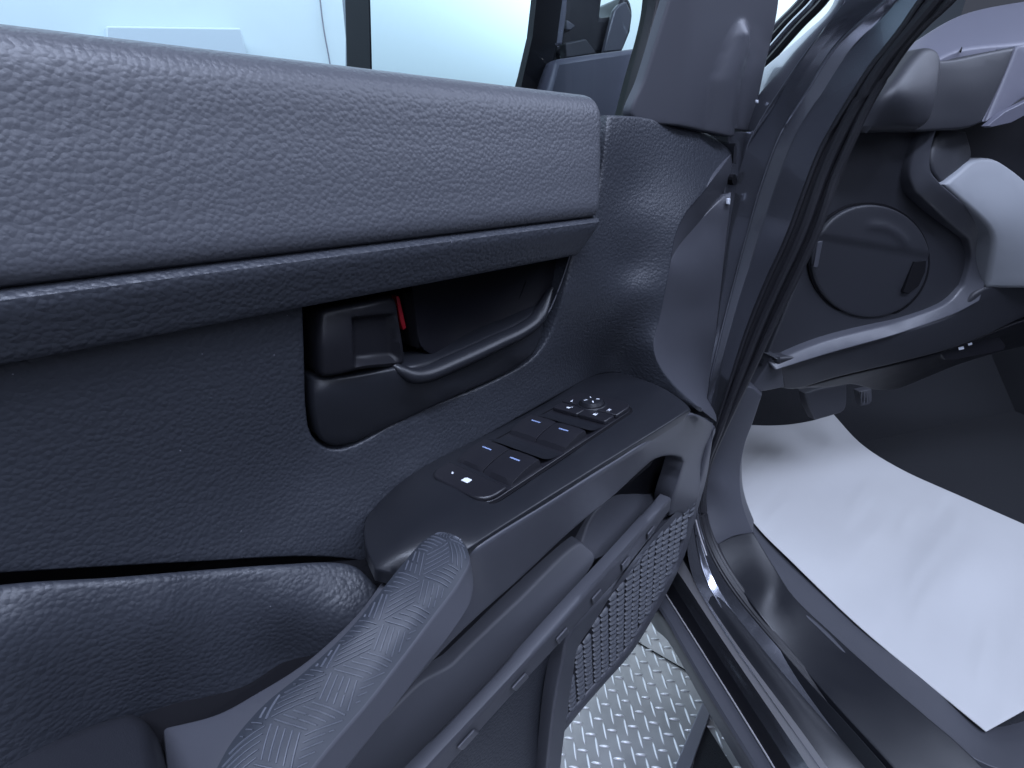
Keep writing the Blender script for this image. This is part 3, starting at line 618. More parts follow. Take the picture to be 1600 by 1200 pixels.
L1 = [(1030, 771), (960, 848), (860, 955), (751, 1074), (625, 1203), (540, 1290)]
L2 = [(1049, 778), (975, 860), (872, 977), (772, 1087), (664, 1203), (590, 1290)]
L3 = [(1046, 797), (985, 880), (893, 985), (792, 1095), (697, 1203), (630, 1290)]
LZ = -.50
def lipz(i): return [LZ]*6
r1 = [P(u, v, Z=LZ) for u, v in L1]; r2 = [P(u, v, Z=LZ) for u, v in L2]
r3 = [P(u, v, Y=r2[i][1]+.010) for i, (u, v) in enumerate(L3)]
r0 = [p+[0, .004, -.05] for p in r1]
def inset(a, b, q): return [x+(y-x)*q for x, y in zip(a, b)]
rr = [r0, inset(r1, r0, .06), inset(r1, r2, .08), inset(r1, r2, .88), inset(r2, r3, .10), r3, [p+[0, .03, 0] for p in r3]]
loft('pocket_lip', rr, M['matte'], door, nu=50, nv=30, curved=False, angle=50)
# slots along the lip side
for q in np.linspace(.12, .82, 6):
    R2 = resample(cr_eval(r2, False), 100); R3 = resample(cr_eval(r3, False), 100); i = int(q*99); j = min(99, i+4)
    a = R2[i]*.55+R3[i]*.45; b = R2[j]*.55+R3[j]*.45; c = R2[j]*.2+R3[j]*.8; d = R2[i]*.2+R3[i]*.8
    block('lip_rib', [x+[0, -.0005, 0] for x in (a, b, c, d)], (0, -1, 0), .003, M['smooth'], door, bev=.0012)
# --- lower door panel, speaker grille frame and woven grille
YG = .300
relief('lower_panel', [(1040, 800, 1), (985, 872), (893, 978), (792, 1090), (697, 1195), (610, 1290, 1), (850, 1290, 1), (866, 1080), (885, 1000), (905, 975), (975, 895), (1080, 790, 1)],
       [(1040, 800, Yk(.318)), (893, 978, Yk(.300)), (697, 1195, Yk(.29)), (850, 1290, Yk(.30)), (1080, 790, Yk(.318)), (885, 1010, Yk(.308))], M['panel'], door, step=12, rp=2, rd=.002, thick=.02, inner=24)
relief('grille_frame', [(1083, 782, 1), (1040, 822), (968, 903), (925, 945), (897, 974), (883, 996), (876, 1030), (866, 1080), (858, 1140), (846, 1270, 1), (868, 1270, 1), (880, 1150), (893, 1060), (902, 1010), (925, 975), (965, 910), (1010, 850), (1060, 796, 1)],
       [(1083, 782, Yk(.303)), (897, 974, Yk(.286)), (866, 1080, Yk(.284)), (846, 1270, Yk(.284)), (868, 1270, Yk(.292)), (902, 1010, Yk(.294)), (1010, 850, Yk(.300))], M['smooth'], door, step=8, rp=4, rd=.004, thick=.02, inner=12)
gr_out = [(1098, 740, 1), (1084, 800), (1066, 862), (1046, 905), (985, 1010), (940, 1062), (900, 1108), (880, 1136), (862, 1200, 1), (870, 1130), (884, 1050), (897, 1005), (925, 966), (965, 902), (1005, 850), (1058, 795), (1082, 765)]
gp = outline(gr_out, 10)
gr = relief('speaker_grille', gr_out, [(1098, 740, Yk(.302)), (1066, 862, Yk(YG+.004)), (985, 1010, Yk(YG+.004)), (880, 1136, Yk(YG+.004)), (900, 1000, Yk(YG+.004))], M['black'], door, step=8, rp=4, rd=.004, thick=.06, inner=20)
relief('door_lower_edge', [(1114, 664, 1), (1102, 745), (1087, 800), (1069, 864), (1049, 908), (988, 1014), (943, 1066), (903, 1112), (868, 1156, 1), (866, 1140, 1), (897, 1104), (937, 1058), (982, 1006), (1041, 900), (1060, 858), (1078, 796), (1092, 742), (1104, 690, 1)],
       [(1114, 664, Yk(.300)), (1069, 864, Yk(.301)), (988, 1014, Yk(.301)), (880, 1136, Yk(.301)), (1041, 900, Yk(.299)), (937, 1058, Yk(.299))], M['smooth'], door, step=8, rp=3, rd=.005, thick=.075, inner=12)
rv = []; L_ = .0192; W_ = .0074; H_ = .0070     # one woven rib: a small arched bar
for i in range(5):
    s = -1+2*i/4; hh = H_*(1-.55*s*s)
    rv += [(s*L_/2, .004, -W_/2), (s*L_/2, -hh, -W_*.22), (s*L_/2, -hh, W_*.30), (s*L_/2, .004, W_/2)]
rf = [(i*4+k, i*4+k+1, i*4+5+k, i*4+4+k) for i in range(4) for k in range(3)]+[(0, 1, 2, 3), (16, 17, 18, 19)]
rme = bpy.data.meshes.new('grille_rib'); rme.from_pydata(rv, [], rf); rme.materials.append(M['grille'])
for f in rme.polygons: f.use_smooth = True
cand = []; sx, sz = .0440, .0134
for i in range(-5, 60):
    for j in range(0, 60):
        x = .30+sx*i*.5+.002*j; z = -.52-sz*j-(sz*.5 if i % 2 else 0)
        if i % 2 == 0 and False: continue
        p = np.array([x, YG, z]); u, v, _ = proj(p)
        if inside((u, v), gp) and min((a-u)**2+(b-v)**2 for a, b in gp) > 7**2: cand.append((_, p, (i+j) % 2))
cand.sort(key=lambda c: c[0]); off = rootloc(door); rest_v = []; rest_f = []
for k, (_, p, par) in enumerate(cand):
    a = math.radians(-26 if par else -14)
    if k < 300:
        o = bpy.data.objects.new('grille_rib', rme); COL.objects.link(o); o.parent = gr
        o.location = (p[0]-off.x, p[1]-off.y, p[2]+H-off.z); o.rotation_euler = (0, a, 0); o.scale = (.92, 1, 1)
    else:
        s = len(rest_v); ca, sa = math.cos(a), math.sin(a)
        rest_v += [np.array([p[0]+x*ca+z*sa, p[1]+y, p[2]-x*sa+z*ca]) for x, y, z in rv]; rest_f += [tuple(q+s for q in f) for f in rf]
print('grille ribs', len(cand), 'lugs', nlug, 'module', Ls, Wt)
if rest_v: tag(mesh_obj('grille_ribs', rest_v, rest_f, M['smooth'], gr), kind='stuff')
# --- padded insert, armrest cushion and pull cup at the rear of the armrest
relief('padded_insert', [(-330, 966, 1), (0, 914), (180, 902), (300, 892), (440, 882), (520, 879), (554, 885), (573, 900), (590, 918, 1), (575, 945), (550, 978), (515, 1012), (460, 1054), (400, 1094), (340, 1126), (262, 1150), (235, 1142), (200, 1150), (0, 1205), (-330, 1320, 1)],
       [(-140, 930, Yk(.376)), (0, 908, Yk(.372)), (300, 890, Yk(.362)), (520, 880, Yk(.345)), (592, 918, Yk(.316)), (0, 975, Yk(.357)), (250, 955, Yk(.350)), (450, 935, Yk(.336)), (150, 1050, Yk(.357)), (300, 1060, Yk(.352)), (450, 1020, Yk(.338)), (262, 1150, Yk(.360)), (0, 1200, Yk(.350)), (400, 1094, Yk(.336)), (540, 960, Yk(.313))],
       M['insert'], door, step=8, rp=9, rd=.004, thick=.05, inner=14, Dt=(0, .6, -.8))
relief('pull_cup', [(255, 1140, 1), (340, 1118), (400, 1086), (480, 1035), (560, 960), (596, 912, 1), (612, 920, 1), (540, 1040), (430, 1180), (360, 1300, 1), (270, 1300, 1)],
       [(255, 1140, Zk(-.402)), (400, 1086, Zk(-.378)), (480, 1035, Zk(-.36)), (600, 905, Zk(-.335)), (360, 1300, Zk(-.40)), (270, 1300, Zk(-.405)), (560, 1060, Zk(-.355))], M['smooth'], door, step=10, rp=3, rd=.003, thick=.01, D=(0, .2, -1), inner=16)
relief('armrest_cushion', [(-330, 1315, 1), (0, 1186), (100, 1152), (180, 1124), (208, 1119), (232, 1132), (246, 1180), (275, 1420, 1), (-330, 1460, 1)],
       [(-140, 1240, Zk(-.375)), (0, 1190, Zk(-.372)), (200, 1122, Zk(-.382)), (262, 1300, Zk(-.365)), (100, 1250, Zk(-.350)), (-140, 1340, Zk(-.35))], M['dash'], door, step=8, rp=22, rd=.012, thick=.03, D=(0, .3, -1), inner=16)
# --- pull grip: curved bar with patterned top
g1 = [(686, 832, -.284), (664, 843, -.2835), (632, 878, -.284), (590, 930, -.288), (545, 985, -.296), (480, 1046, -.309), (410, 1104, -.320), (362, 1160, -.327), (332, 1214, -.332), (305, 1275, -.336)]
g3 = [(722, 845, -.2845), (733, 872, -.289), (716, 908, -.292), (676, 962, -.297), (628, 1026, -.305), (572, 1098, -.315), (518, 1160, -.324), (480, 1207, -.330), (455, 1240, -.334), (430, 1275, -.338)]
g4 = [(726, 850, -.292), (737, 885, -.300), (738, 930, -.312), (708, 984, -.318), (660, 1045, -.326), (605, 1118, -.336), (560, 1175, -.345), (528, 1214, -.350), (505, 1245, -.354), (485, 1275, -.357)]
G1 = [P(u, v, Z=z) for u, v, z in g1]; G3 = [P(u, v, Z=z) for u, v, z in g3]; G4 = [P(u, v, Z=z) for u, v, z in g4]
G2 = [(a*.5+b*.5)+np.array([0, 0, .0055 if i > 0 else .003]) for i, (a, b) in enumerate(zip(G1, G3))]
G15 = [(a*.8+b*.2)+np.array([0, 0, .0047 if i > 0 else .002]) for i, (a, b) in enumerate(zip(G1, G3))]
G25 = [(a*.2+b*.8)+np.array([0, 0, .0047 if i > 0 else .002]) for i, (a, b) in enumerate(zip(G1, G3))]
for _g in (G1, G15, G2, G25, G3): _g[0] = _g[0]+np.array([0, 0, -.001])
_ce = (G1[0]+G3[0])/2; _tg = _ce-(G1[2]+G3[2])/2; _tg /= np.linalg.norm(_tg)
for _g in (G1, G15, G2, G25, G3, G4): _g.insert(0, _g[0]*.55+_ce*.45+_tg*.003+np.array([0, 0, -.012]))
NU = 120; NV = 25
def surf(rails, nu, nv):
    R = [resample(cr_eval(r, False), nu) for r in rails]
    return [resample(cr_eval([r[i] for r in R], False), nv) for i in range(nu)]       # [i][j]
GS = surf([G1, G15, G2, G25, G3], NU, NV)
pg = empty('pull_grip', (.45, .36, -.85)); pg.parent = door; pg.location = (0, 0, 0); ROOT.pop(pg.name)
V = [p for r in GS for p in r]+[r[0]+np.array([.0, .004, -.025]) for r in GS]
Fc = [(i*NV+j, i*NV+j+1, (i+1)*NV+j+1, (i+1)*NV+j) for i in range(NU-1) for j in range(NV-1)]
b0 = NU*NV
Fc += [(i*NV, (i+1)*NV, b0+i+1, b0+i) for i in range(NU-1)]
mesh_obj('grip_top', V, Fc, M['grip'], pg)
G3b = [p+np.array([0, -.0012, -.0012]) for p in G3]
G4b = [p+np.array([0, .012, -.006]) for p in G4]
loft('grip_side', [G3, G3b, inset(G3b, G4, .5), inset(G3b, G4, .93), G4, G4b], M['matte'], pg, nu=90, nv=24, curved=False)
# labyrinth ridges: tumbling-block tiling, each rhombus filled with parallel ribs
arc = np.r_[0, np.cumsum([np.linalg.norm(GS[i+1][NV//2]-GS[i][NV//2]) for i in range(NU-1)])]
wid = np.mean([length(GS[i]) for i in range(20, NU)])
def on_grip(s, t):
    i = np.interp(s, arc, np.arange(NU)); j = (t/wid+.5)*(NV-1)
    if i <= 1 or i >= NU-2 or j < 1.6 or j > NV-2.2: return None, None
    a, b = int(i), int(j); fi, fj = i-a, j-b
    p = (GS[a][b]*(1-fi)+GS[a+1][b]*fi)*(1-fj)+(GS[a][b+1]*(1-fi)+GS[a+1][b+1]*fi)*fj
    nrm = np.cross(GS[a+1][b]-GS[a][b], GS[a][b+1]-GS[a][b]); nrm /= np.linalg.norm(nrm)
    return p, (nrm if nrm[2] > 0 else -nrm)
RVt, RFt = [], []
def ridge(p0, p1, w=.0011, h=.0010):
    n_ = max(2, int(np.hypot(p1[0]-p0[0], p1[1]-p0[1])/.0025)); prev = None
    d = np.array([p1[0]-p0[0], p1[1]-p0[1]]); d = d/np.linalg.norm(d); nn = np.array([-d[1], d[0]])
    for k in range(n_+1):
        q = k/n_; s, t = p0[0]+(p1[0]-p0[0])*q, p0[1]+(p1[1]-p0[1])*q
        row = []
        for off_, hh in ((-w/2, -.0002), (-w*.22, h), (w*.22, h), (w/2, -.0002)):
            p, nr = on_grip(s+nn[0]*off_, t+nn[1]*off_)
            if p is None: row = None; break
            row.append(p+nr*hh)
        if row is None: prev = None; continue
        b = len(RVt); RVt.extend(row)
        if prev is not None: RFt.extend([(prev+k2, prev+k2+1, b+k2+1, b+k2) for k2 in range(3)])
        prev = b
E = .0225; va = np.array([math.cos(math.radians(25)), math.sin(math.radians(25))])*E; vb = np.array([math.cos(math.radians(85)), math.sin(math.radians(85))])*E; vc = vb-va
for i in range(-16, 34):
    for j in range(-16, 34):
        # lattice of hexagons, three rhombi each
        c = np.array([.0, -.03])+(i-8)*(va+vb)+(j-8)*(vb+vc)
        if not (-.05 < c[0] < arc[-1]+.05 and -.07 < c[1] < .07): continue
        for (e1, e2) in ((va, vb), (vb, vc*1.0), (-va, vc*-1.0)):
            pass
        tri = ((va, vb), (vc, -va), (-vb, -vc))
        for k, (e1, e2) in enumerate(tri):
            nl = 5; flip = (i*2+j+k) % 2
            for q in range(nl):
                f_ = (q+.5)/nl; br = .5+.0*q
                a = c+e2*f_+e1*.04; b = c+e2*f_+e1*.96
                if flip and q in (2, 3): ridge(a, a+(b-a)*.52); ridge(a+(b-a)*.60+e2*.5/nl*.0, b)
                else: ridge(a, b)
tag(mesh_obj('grip_ridges', RVt, RFt, M['ridge'], pg, recalc=False), kind='stuff')

# ================================================================== CAR BODY: door opening and dashboard
body = empty('car', car(.1, .3, -.88), 'dark grey car body at the open door, with pillar, sill, dashboard and pedals', 'car')
E0 = [(1350, -40), (1300, -2), (1262, 30), (1222, 70), (1190, 115), (1172, 200), (1160, 255), (1140, 330), (1120, 460), (1096, 600), (1085, 700)]
E1 = [(1352, -45), (1320, 0), (1275, 62), (1226, 130), (1171, 221), (1158, 256), (1142, 310), (1124, 400), (1106, 500), (1090, 600), (1082, 690), (1074, 760), (1072, 830), (1082, 900), (1130, 985), (1290, 1215), (1340, 1290)]
E2 = [(1424, -45), (1384, 0), (1307, 71), (1262, 140), (1220, 208), (1190, 286), (1171, 351), (1148, 437), (1125, 527), (1106, 612), (1094, 690), (1086, 770), (1088, 840), (1104, 905), (1150, 985), (1310, 1215), (1360, 1290)]
E3 = [(1470, -45), (1434, 0), (1398, 55), (1363, 97), (1320, 162), (1281, 227), (1255, 292), (1226, 370), (1194, 440), (1166, 510), (1140, 590), (1112, 680), (1094, 740), (1092, 800), (1108, 860), (1146, 925), (1220, 1015), (1390, 1210), (1450, 1280)]
E4 = [(1530, -45), (1490, 0), (1437, 45), (1392, 107), (1356, 172), (1340, 211), (1307, 286), (1294, 332), (1262, 410), (1216, 501), (1180, 574), (1146, 640), (1112, 712), (1099, 764), (1104, 815), (1120, 856), (1148, 903), (1215, 990), (1395, 1195), (1460, 1265)]
def wr(rail_, w, dv=(0, 0, 0)): return [P(u, v, W=w)+np.array(dv) for u, v in rail_]
def wrv(rail_, ws): 
    xs_ = np.linspace(0, len(rail_)-1, len(ws)); return [P(u, v, W=float(np.interp(i, xs_, ws))) for i, (u, v) in enumerate(rail_)]
# outer A pillar skin (light facet) and cowl mouldings behind it
relief('pillar_skin', [(1340, -60, 1), (1322, 0), (1275, 62), (1226, 130), (1171, 221), (1150, 290), (1120, 290, 1), (1160, 140), (1197, 104, 1), (1260, 50), (1300, 10), (1320, -60, 1)],
       [(1340, -60, dict(W=.008)), (1171, 221, dict(W=.010)), (1197, 104, dict(W=.035)), (1300, 10, dict(W=.022)), (1120, 290, dict(W=.06))], M['paint'], body, step=8, rp=2, rd=.002, thick=.02, D=RV, inner=14)
for k, (dv_, w, m_) in enumerate(((0, .05, 'black'), (-14, .075, 'paint'), (-26, .10, 'black'), (-36, .12, 'smooth'))):
    a = [(1325+dv_, -60), (1290+dv_, -2+0), (1250+dv_, 40), (1208+dv_, 88), (1180+dv_, 120)]
    tube('windscreen_moulding', [P(u, v, W=w) for u, v in a], .0055, M[m_], body, nseg=8, n=24)
# jamb faces, edge by edge round the opening
J1 = wr(E1, .012); J1b = wr(E1, .012, FV*.004+RV*.003)
J2 = wr(E2, .030)
loft('jamb_outer', [J1b, J1, inset(J1, J2, .06), inset(J1, J2, .5), inset(J1, J2, .93), J2], M['paint'], body, nu=140, nv=40, curved=False, angle=25)
tube('jamb_bead', wr(E2, .029), .0022, M['paint'], body, n=140)
px2 = lambda E_: resample([np.array(p, float) for p in cr_eval(E_, False)], 44)
e2, e3, e4 = px2(E2), px2(E3), px2(E4)
J2r = wr(e2, .030); Jm = wr([a*.64+b*.36 for a, b in zip(e2, e3)], .0425)
_t = P(1262, 140, W=.03)-P(1307, 71, W=.03); _d = P(1363, 97, W=.0452)-P(1307, 71, W=.03)
ACR = _d-_t*(_d[2]/_t[2])                       # across direction of the flat inner flange
J3 = []
for i_ in range(44):
    t_ = Jm[min(i_+1, 43)]-Jm[max(i_-1, 0)]; t_ = t_/np.linalg.norm(t_); n_ = np.cross(t_, ACR); n_ /= np.linalg.norm(n_); nv_ = np.array([-.99, .10, .04]); nv_ = nv_-t_*(nv_@t_); nv_ /= np.linalg.norm(nv_)
    n_ = n_*np.sign(n_@nv_ if abs(n_@nv_) > 1e-6 else 1); q_ = min(1, max(0, (abs(t_[2])-.4)/.3)); n_ = n_*(1-q_)+nv_*q_; r_ = ray(*e3[i_]); J3.append(r_*((n_@Jm[i_])/(n_@r_)))
w3 = [RV@(p-P0) for p in J3]; w3 = [min(.085, max(.036, w)) for w in np.convolve(np.pad(w3, 4, mode='edge'), np.ones(9)/9, 'valid')]
J3 = [P(e3[i_][0], e3[i_][1], W=w3[i_]) for i_ in range(44)]
loft('jamb_inner', [J2r, inset(J2r, Jm, .9), Jm, inset(Jm, J3, .06), inset(Jm, J3, .5), inset(Jm, J3, .95), J3], M['paint'], body, nu=140, nv=36, curved=False, angle=25)
tube('paint_glint', [P(1087, 812, W=.03), P(1093, 835, W=.03), P(1104, 868, W=.03)], .0016, M['pale_metal'], body, nseg=6, n=12)  # bright tube standing in for a glint on the glossy body
# rubber seal: three beads
A_ = J3; B_ = [P(e4[i_][0], e4[i_][1], W=w3[i_]+.02) for i_ in range(44)]
for q, r, dz in ((.10, .0035, 0), (.42, .0075, .003), (.80, .006, .004)):
    path = [a+(b-a)*q-FV*dz for a, b in zip(A_, B_)]
    tube('door_seal', path, r, M['rubber'], body, n=150, nseg=10)
loft('seal_flange', [A_, [a*.5+b*.5+FV*.006 for a, b in zip(A_, B_)], B_, [b+RV*.02+FV*.02 for b in B_]], M['rubber'], body, nu=120, nv=12, curved=False)
# rocker and sill strips
K0 = [(985, 880), (1008, 930), (1030, 950), (1102, 1072), (1183, 1203), (1240, 1295)]
K1 = [(1005, 860), (1025, 905), (1040, 928), (1106, 1032), (1210, 1200), (1262, 1290)]
K2 = [(1020, 850), (1038, 892), (1052, 914), (1118, 1018), (1236, 1200), (1290, 1290)]
K3 = [(1030, 840), (1046, 876), (1060, 895), (1130, 1002), (1264, 1200), (1320, 1290)]
K4 = [(1045, 820), (1064, 868), (1084, 905), (1150, 1005), (1293, 1200), (1345, 1290)]
def wk(K_, w): return [P(u, v, W=w) for u, v in K_]
k0, k1, k2, k3, k4 = wk(K0, -.035), wk(K1, -.005), wk(K2, .004), wk(K3, .010), wk(K4, .016)
kb = [p+np.array([0, 0, -.12])+RV*.04 for p in k0]
loft('rocker_panel', [kb, k0, inset(k0, k1, .35), inset(k0, k1, .7), [p+np.array([0, 0, -.004]) for p in k1]], M['smooth'], body, nu=40, nv=24)
tube('rocker_edge', k1, .0016, M['pale_metal'], body, nseg=6)
loft('rocker_gap', [[p+np.array([0, 0, -.004]) for p in k1], inset(k1, k2, .5), k2], M['black'], body, nu=40, nv=10)
loft('sill_ridge', [k2, inset(k2, k3, .3), [p+np.array([0, 0, .004]) for p in inset(k2, k3, .6)], k3], M['paint'], body, nu=40, nv=14)
loft('sill_reflection_strip', [k3, inset(k3, k4, .06), inset(k3, k4, .94), k4], M['pale_metal'], body, nu=40, nv=10, curved=False)  # pale strip added for the reflection on the painted sill
# kick trim and sill trim
CZ = -.84
Wk_ = lambda w: dict(W=w)
relief('kick_trim', [(1152, 610, 1), (1172, 604), (1190, 618, 1), (1176, 660), (1164, 693), (1157, 731), (1157, 769), (1163, 798), (1176, 832, 1), (1145, 838), (1116, 854, 1), (1102, 812), (1097, 764), (1102, 722), (1122, 676)],
       [(1152, 610, Wk_(.085)), (1190, 618, Wk_(.135)), (1157, 750, Wk_(.15)), (1176, 832, Wk_(.16)), (1116, 854, Wk_(.075)), (1097, 764, Wk_(.075)), (1122, 676, Wk_(.078)), (1130, 760, Wk_(.105))], M['smooth'], body, step=6, rp=2, rd=.0015, thick=.04, D=RV*.7+FV*.7, inner=12)
relief('sill_trim', [(1115, 852, 1), (1145, 837), (1176, 831, 1), (1207, 882), (1240, 932), (1300, 990), (1380, 1062), (1450, 1122), (1500, 1165), (1600, 1265, 1), (1465, 1285, 1), (1395, 1200), (1300, 1096), (1215, 996), (1148, 908)],
       [(1117, 856, Wk_(.075)), (1177, 834, Wk_(.16)), (1240, 932, Wk_(.17)), (1450, 1122, Wk_(.19)), (1600, 1265, Wk_(.20)), (1465, 1285, Wk_(.075)), (1300, 1096, Wk_(.075)), (1148, 908, Wk_(.075)), (1300, 1040, Wk_(.132)), (1210, 930, Wk_(.118))], M['satin'], body, step=8, rp=3, rd=.002, thick=.03, D=(0, 0, -1), inner=16)
relief('scuff_plate', [(1136, 975, 1), (1160, 957, 1), (1172, 962), (1240, 1040), (1340, 1150), (1440, 1265, 1), (1385, 1265, 1), (1280, 1130), (1190, 1035)],
       [(1136, 975, Wk_(.052)), (1160, 957, Wk_(.066)), (1440, 1265, Wk_(.072)), (1385, 1265, Wk_(.055)), (1280, 1130, Wk_(.054))], M['satin'], body, step=8, rp=4, rd=.004, thick=.02, D=(0, 0, -1), inner=16)
loft('sill_base', [wk(K4, .016), wk([(1060, 830), (1082, 880), (1110, 915), (1175, 1002), (1320, 1200), (1375, 1290)], .036), [P(u, v, W=.07)+np.array([0, 0, -.012]) for u, v in ((1090, 800), (1108, 870), (1146, 930), (1220, 1020), (1392, 1215), (1450, 1285))]], M['satin'], body, nu=40, nv=16)
relief('carpet_side', [(1168, 770, 1), (1195, 815), (1255, 885), (1352, 977), (1448, 1058), (1541, 1132), (1620, 1110, 1), (1660, 1180, 1), (1580, 1205), (1520, 1185), (1440, 1130), (1300, 1002), (1205, 905), (1160, 830), (1150, 780, 1)],
       [(1168, 770, Zk(-.80)), (1195, 815, Zk(-.815)), (1352, 977, Zk(-.848)), (1541, 1132, Zk(-.860)), (1620, 1110, Zk(-.865)), (1660, 1180, Zk(-.83)), (1580, 1205, Zk(-.80)), (1440, 1130, Zk(-.785)), (1300, 1002, Zk(-.785)), (1160, 830, Zk(-.775))], M['matte'], body, step=10, rp=2, rd=.002, thick=.05, D=(0, 0, -1), inner=20)
# cabin floor and footwell
fw = [car(.05, -.6, CZ-.015), car(1.7, -.6, CZ-.015), car(1.7, .70, CZ-.015), car(1.7, .95, -.55), car(1.7, .98, .1), car(.12, .98, .1), car(.12, .95, -.55), car(.12, .70, CZ-.015)]
mesh_obj('footwell', fw+[car(1.7, -.6, .1), car(.12, .98, .1)], [(0, 1, 2, 7), (7, 2, 3, 6), (6, 3, 4, 5), (1, 8, 4, 3), (1, 3, 2)], M['carpet'], body, smooth=False)
mesh_obj('kick_panel', [car(.24, .50, CZ-.02), car(.24, .98, CZ-.02), car(.24, .98, -.1), car(.24, .50, -.1)], [(0, 1, 2, 3)], M['carpet'], body, smooth=False)
# paper mat
mat_out = [(1171, 664, 1), (1200, 665), (1236, 663), (1278, 655), (1301, 646, 1), (1345, 693), (1404, 731), (1505, 777), (1600, 819), (1720, 870, 1), (1720, 1040, 1), (1600, 1110), (1541, 1143, 1), (1440, 1060), (1341, 977), (1236, 876), (1185, 825), (1160, 790), (1154, 750), (1160, 705)]
pm = relief('paper_floor_mat', mat_out,
       [(1171, 664, Zk(-.745)), (1236, 663, Zk(-.750)), (1301, 646, Zk(-.745)), (1404, 731, Zk(-.815)), (1505, 777, Zk(-.83)), (1720, 870, Zk(-.83)), (1720, 1040, Zk(-.835)), (1541, 1143, Zk(-.835)), (1341, 977, Zk(-.825)), (1236, 876, Zk(-.80)), (1185, 825, Zk(-.785)), (1154, 750, Zk(-.765)), (1300, 800, Zk(-.83)), (1400, 900, Zk(-.842)), (1500, 1000, Zk(-.842)), (1230, 720, Zk(-.785)), (1500, 880, Zk(-.826)), (1440, 950, Zk(-.840)), (1560, 930, Zk(-.842)), (1330, 870, Zk(-.834))],
       M['paper'], None, step=10, rp=1, rd=.0005, thick=.0015, D=(0, 0, -1), inner=14)
tag(pm, 'white paper floor mat lying in the driver footwell', 'floor mat')
# dashboard (faces rearwards, measured on planes across the car)
Fk = lambda f: dict(F=f)
dash = empty('dashboard', (0, 0, 0)); dash.parent = body; dash.location = (0, 0, 0); ROOT.pop(dash.name)
DF = FV
relief('dash_side_panel', [(1190, 570, 1), (1260, 400), (1305, 290), (1338, 205, 1), (1445, 195, 1), (1424, 240), (1419, 272), (1428, 297, 1), (1475, 340), (1512, 372, 1), (1517, 400), (1505, 448, 1), (1480, 474), (1400, 503), (1280, 536)],
       [(1190, 570, Fk(.385)), (1338, 205, Fk(.385)), (1445, 195, Fk(.375)), (1517, 400, Fk(.365)), (1400, 503, Fk(.375)), (1360, 400, Fk(.388))], M['dash'], dash, step=8, rp=3, rd=.003, thick=.02, D=DF, inner=16)
relief('dash_rim', [(1200, 565, 1), (1280, 534), (1400, 501), (1478, 472), (1503, 446, 1), (1515, 400), (1510, 374, 1), (1473, 342), (1426, 299, 1), (1417, 272), (1423, 238), (1440, 195, 1), (1462, 195, 1), (1451, 240), (1452, 268), (1466, 286, 1), (1505, 320), (1538, 352, 1), (1546, 372), (1540, 430), (1528, 470, 1), (1490, 490), (1400, 522), (1290, 553), (1210, 578, 1)],
       [(1200, 565, Fk(.375)), (1400, 501, Fk(.366)), (1503, 446, Fk(.357)), (1510, 374, Fk(.356)), (1426, 299, Fk(.362)), (1440, 195, Fk(.367)), (1462, 195, Fk(.345)), (1466, 286, Fk(.340)), (1546, 372, Fk(.335)), (1528, 470, Fk(.335)), (1400, 522, Fk(.345)), (1210, 578, Fk(.360))], M['smooth'], dash, step=7, rp=3, rd=.004, thick=.04, D=DF, inner=9)
cc = (1358, 408); ce = [(cc[0]+(91-0*a)*math.cos(a)*1.0, cc[1]+88*math.sin(a)) for a in np.linspace(0, 2*math.pi, 41)[:-1]]
def lid(u, v):
    # fold across the cover, the upper part tilting back; an arched finger ridge above it
    y = v-(369+(u-1280)*.175); out = -.0035*min(1, max(0, .5-y/8))*max(0, 1+y/95)
    r = math.hypot((u-1362)/62, (v-402)/58); an = math.atan2(v-402, u-1362)
    if -1.9 < an < -.25: out -= .0035*math.exp(-((r-.86)/.10)**2)*min(1, (an+1.9)*3, (-.25-an)*4)
    return out
relief('round_cover', ce, [(1270, 408, Fk(.3825)), (1446, 408, Fk(.365)), (1358, 320, Fk(.376)), (1358, 496, Fk(.3765))], M['dash'], dash, step=5, rp=4, rd=.003, thick=.012, D=DF, inner=6, bump=lid)
relief('cover_groove', [(cc[0]+95*math.cos(a), cc[1]+92*math.sin(a)) for a in np.linspace(0, 2*math.pi, 41)[:-1]], [(1270, 408, Fk(.3850)), (1446, 408, Fk(.3675)), (1358, 320, Fk(.3785)), (1358, 496, Fk(.379))], M['deep'], dash, step=6, rp=1, rd=.0005, thick=.004, D=DF, inner=20)
block('cover_slot', [P(u, v, F=.362) for u, v in ((1429, 409), (1448, 407), (1446, 425), (1436, 447), (1420, 459), (1411, 457))], DF, .01, M['deep'], dash, bev=.001)
block('cover_tab', [P(u, v, F=.378) for u, v in ((1278, 378), (1286, 376), (1278, 418), (1271, 418))], DF, .008, M['smooth'], dash, bev=.001)
relief('vent_pod', [(1330, 208, 1), (1380, 140), (1420, 88), (1436, 76), (1452, 78), (1461, 92), (1460, 125), (1453, 165), (1443, 190), (1428, 202), (1380, 206)],
       [(1330, 208, Fk(.34)), (1420, 88, Fk(.345)), (1455, 85, Fk(.350)), (1443, 190, Fk(.330)), (1400, 150, Fk(.318)), (1380, 206, Fk(.335))], M['dash'], dash, step=6, rp=10, rd=.012, thick=.05, D=DF, inner=10)
relief('dash_upper_face', [(1420, 90, 1), (1470, 95), (1540, 82), (1583, 74, 1), (1565, 120), (1533, 190, 1), (1510, 200), (1440, 206, 1), (1400, 206, 1)],
       [(1420, 90, Fk(.372)), (1583, 74, Fk(.352)), (1533, 190, Fk(.340)), (1440, 206, Fk(.350)), (1500, 140, Fk(.346))], M['dash'], dash, step=8, rp=5, rd=.005, thick=.03, D=DF, inner=14)
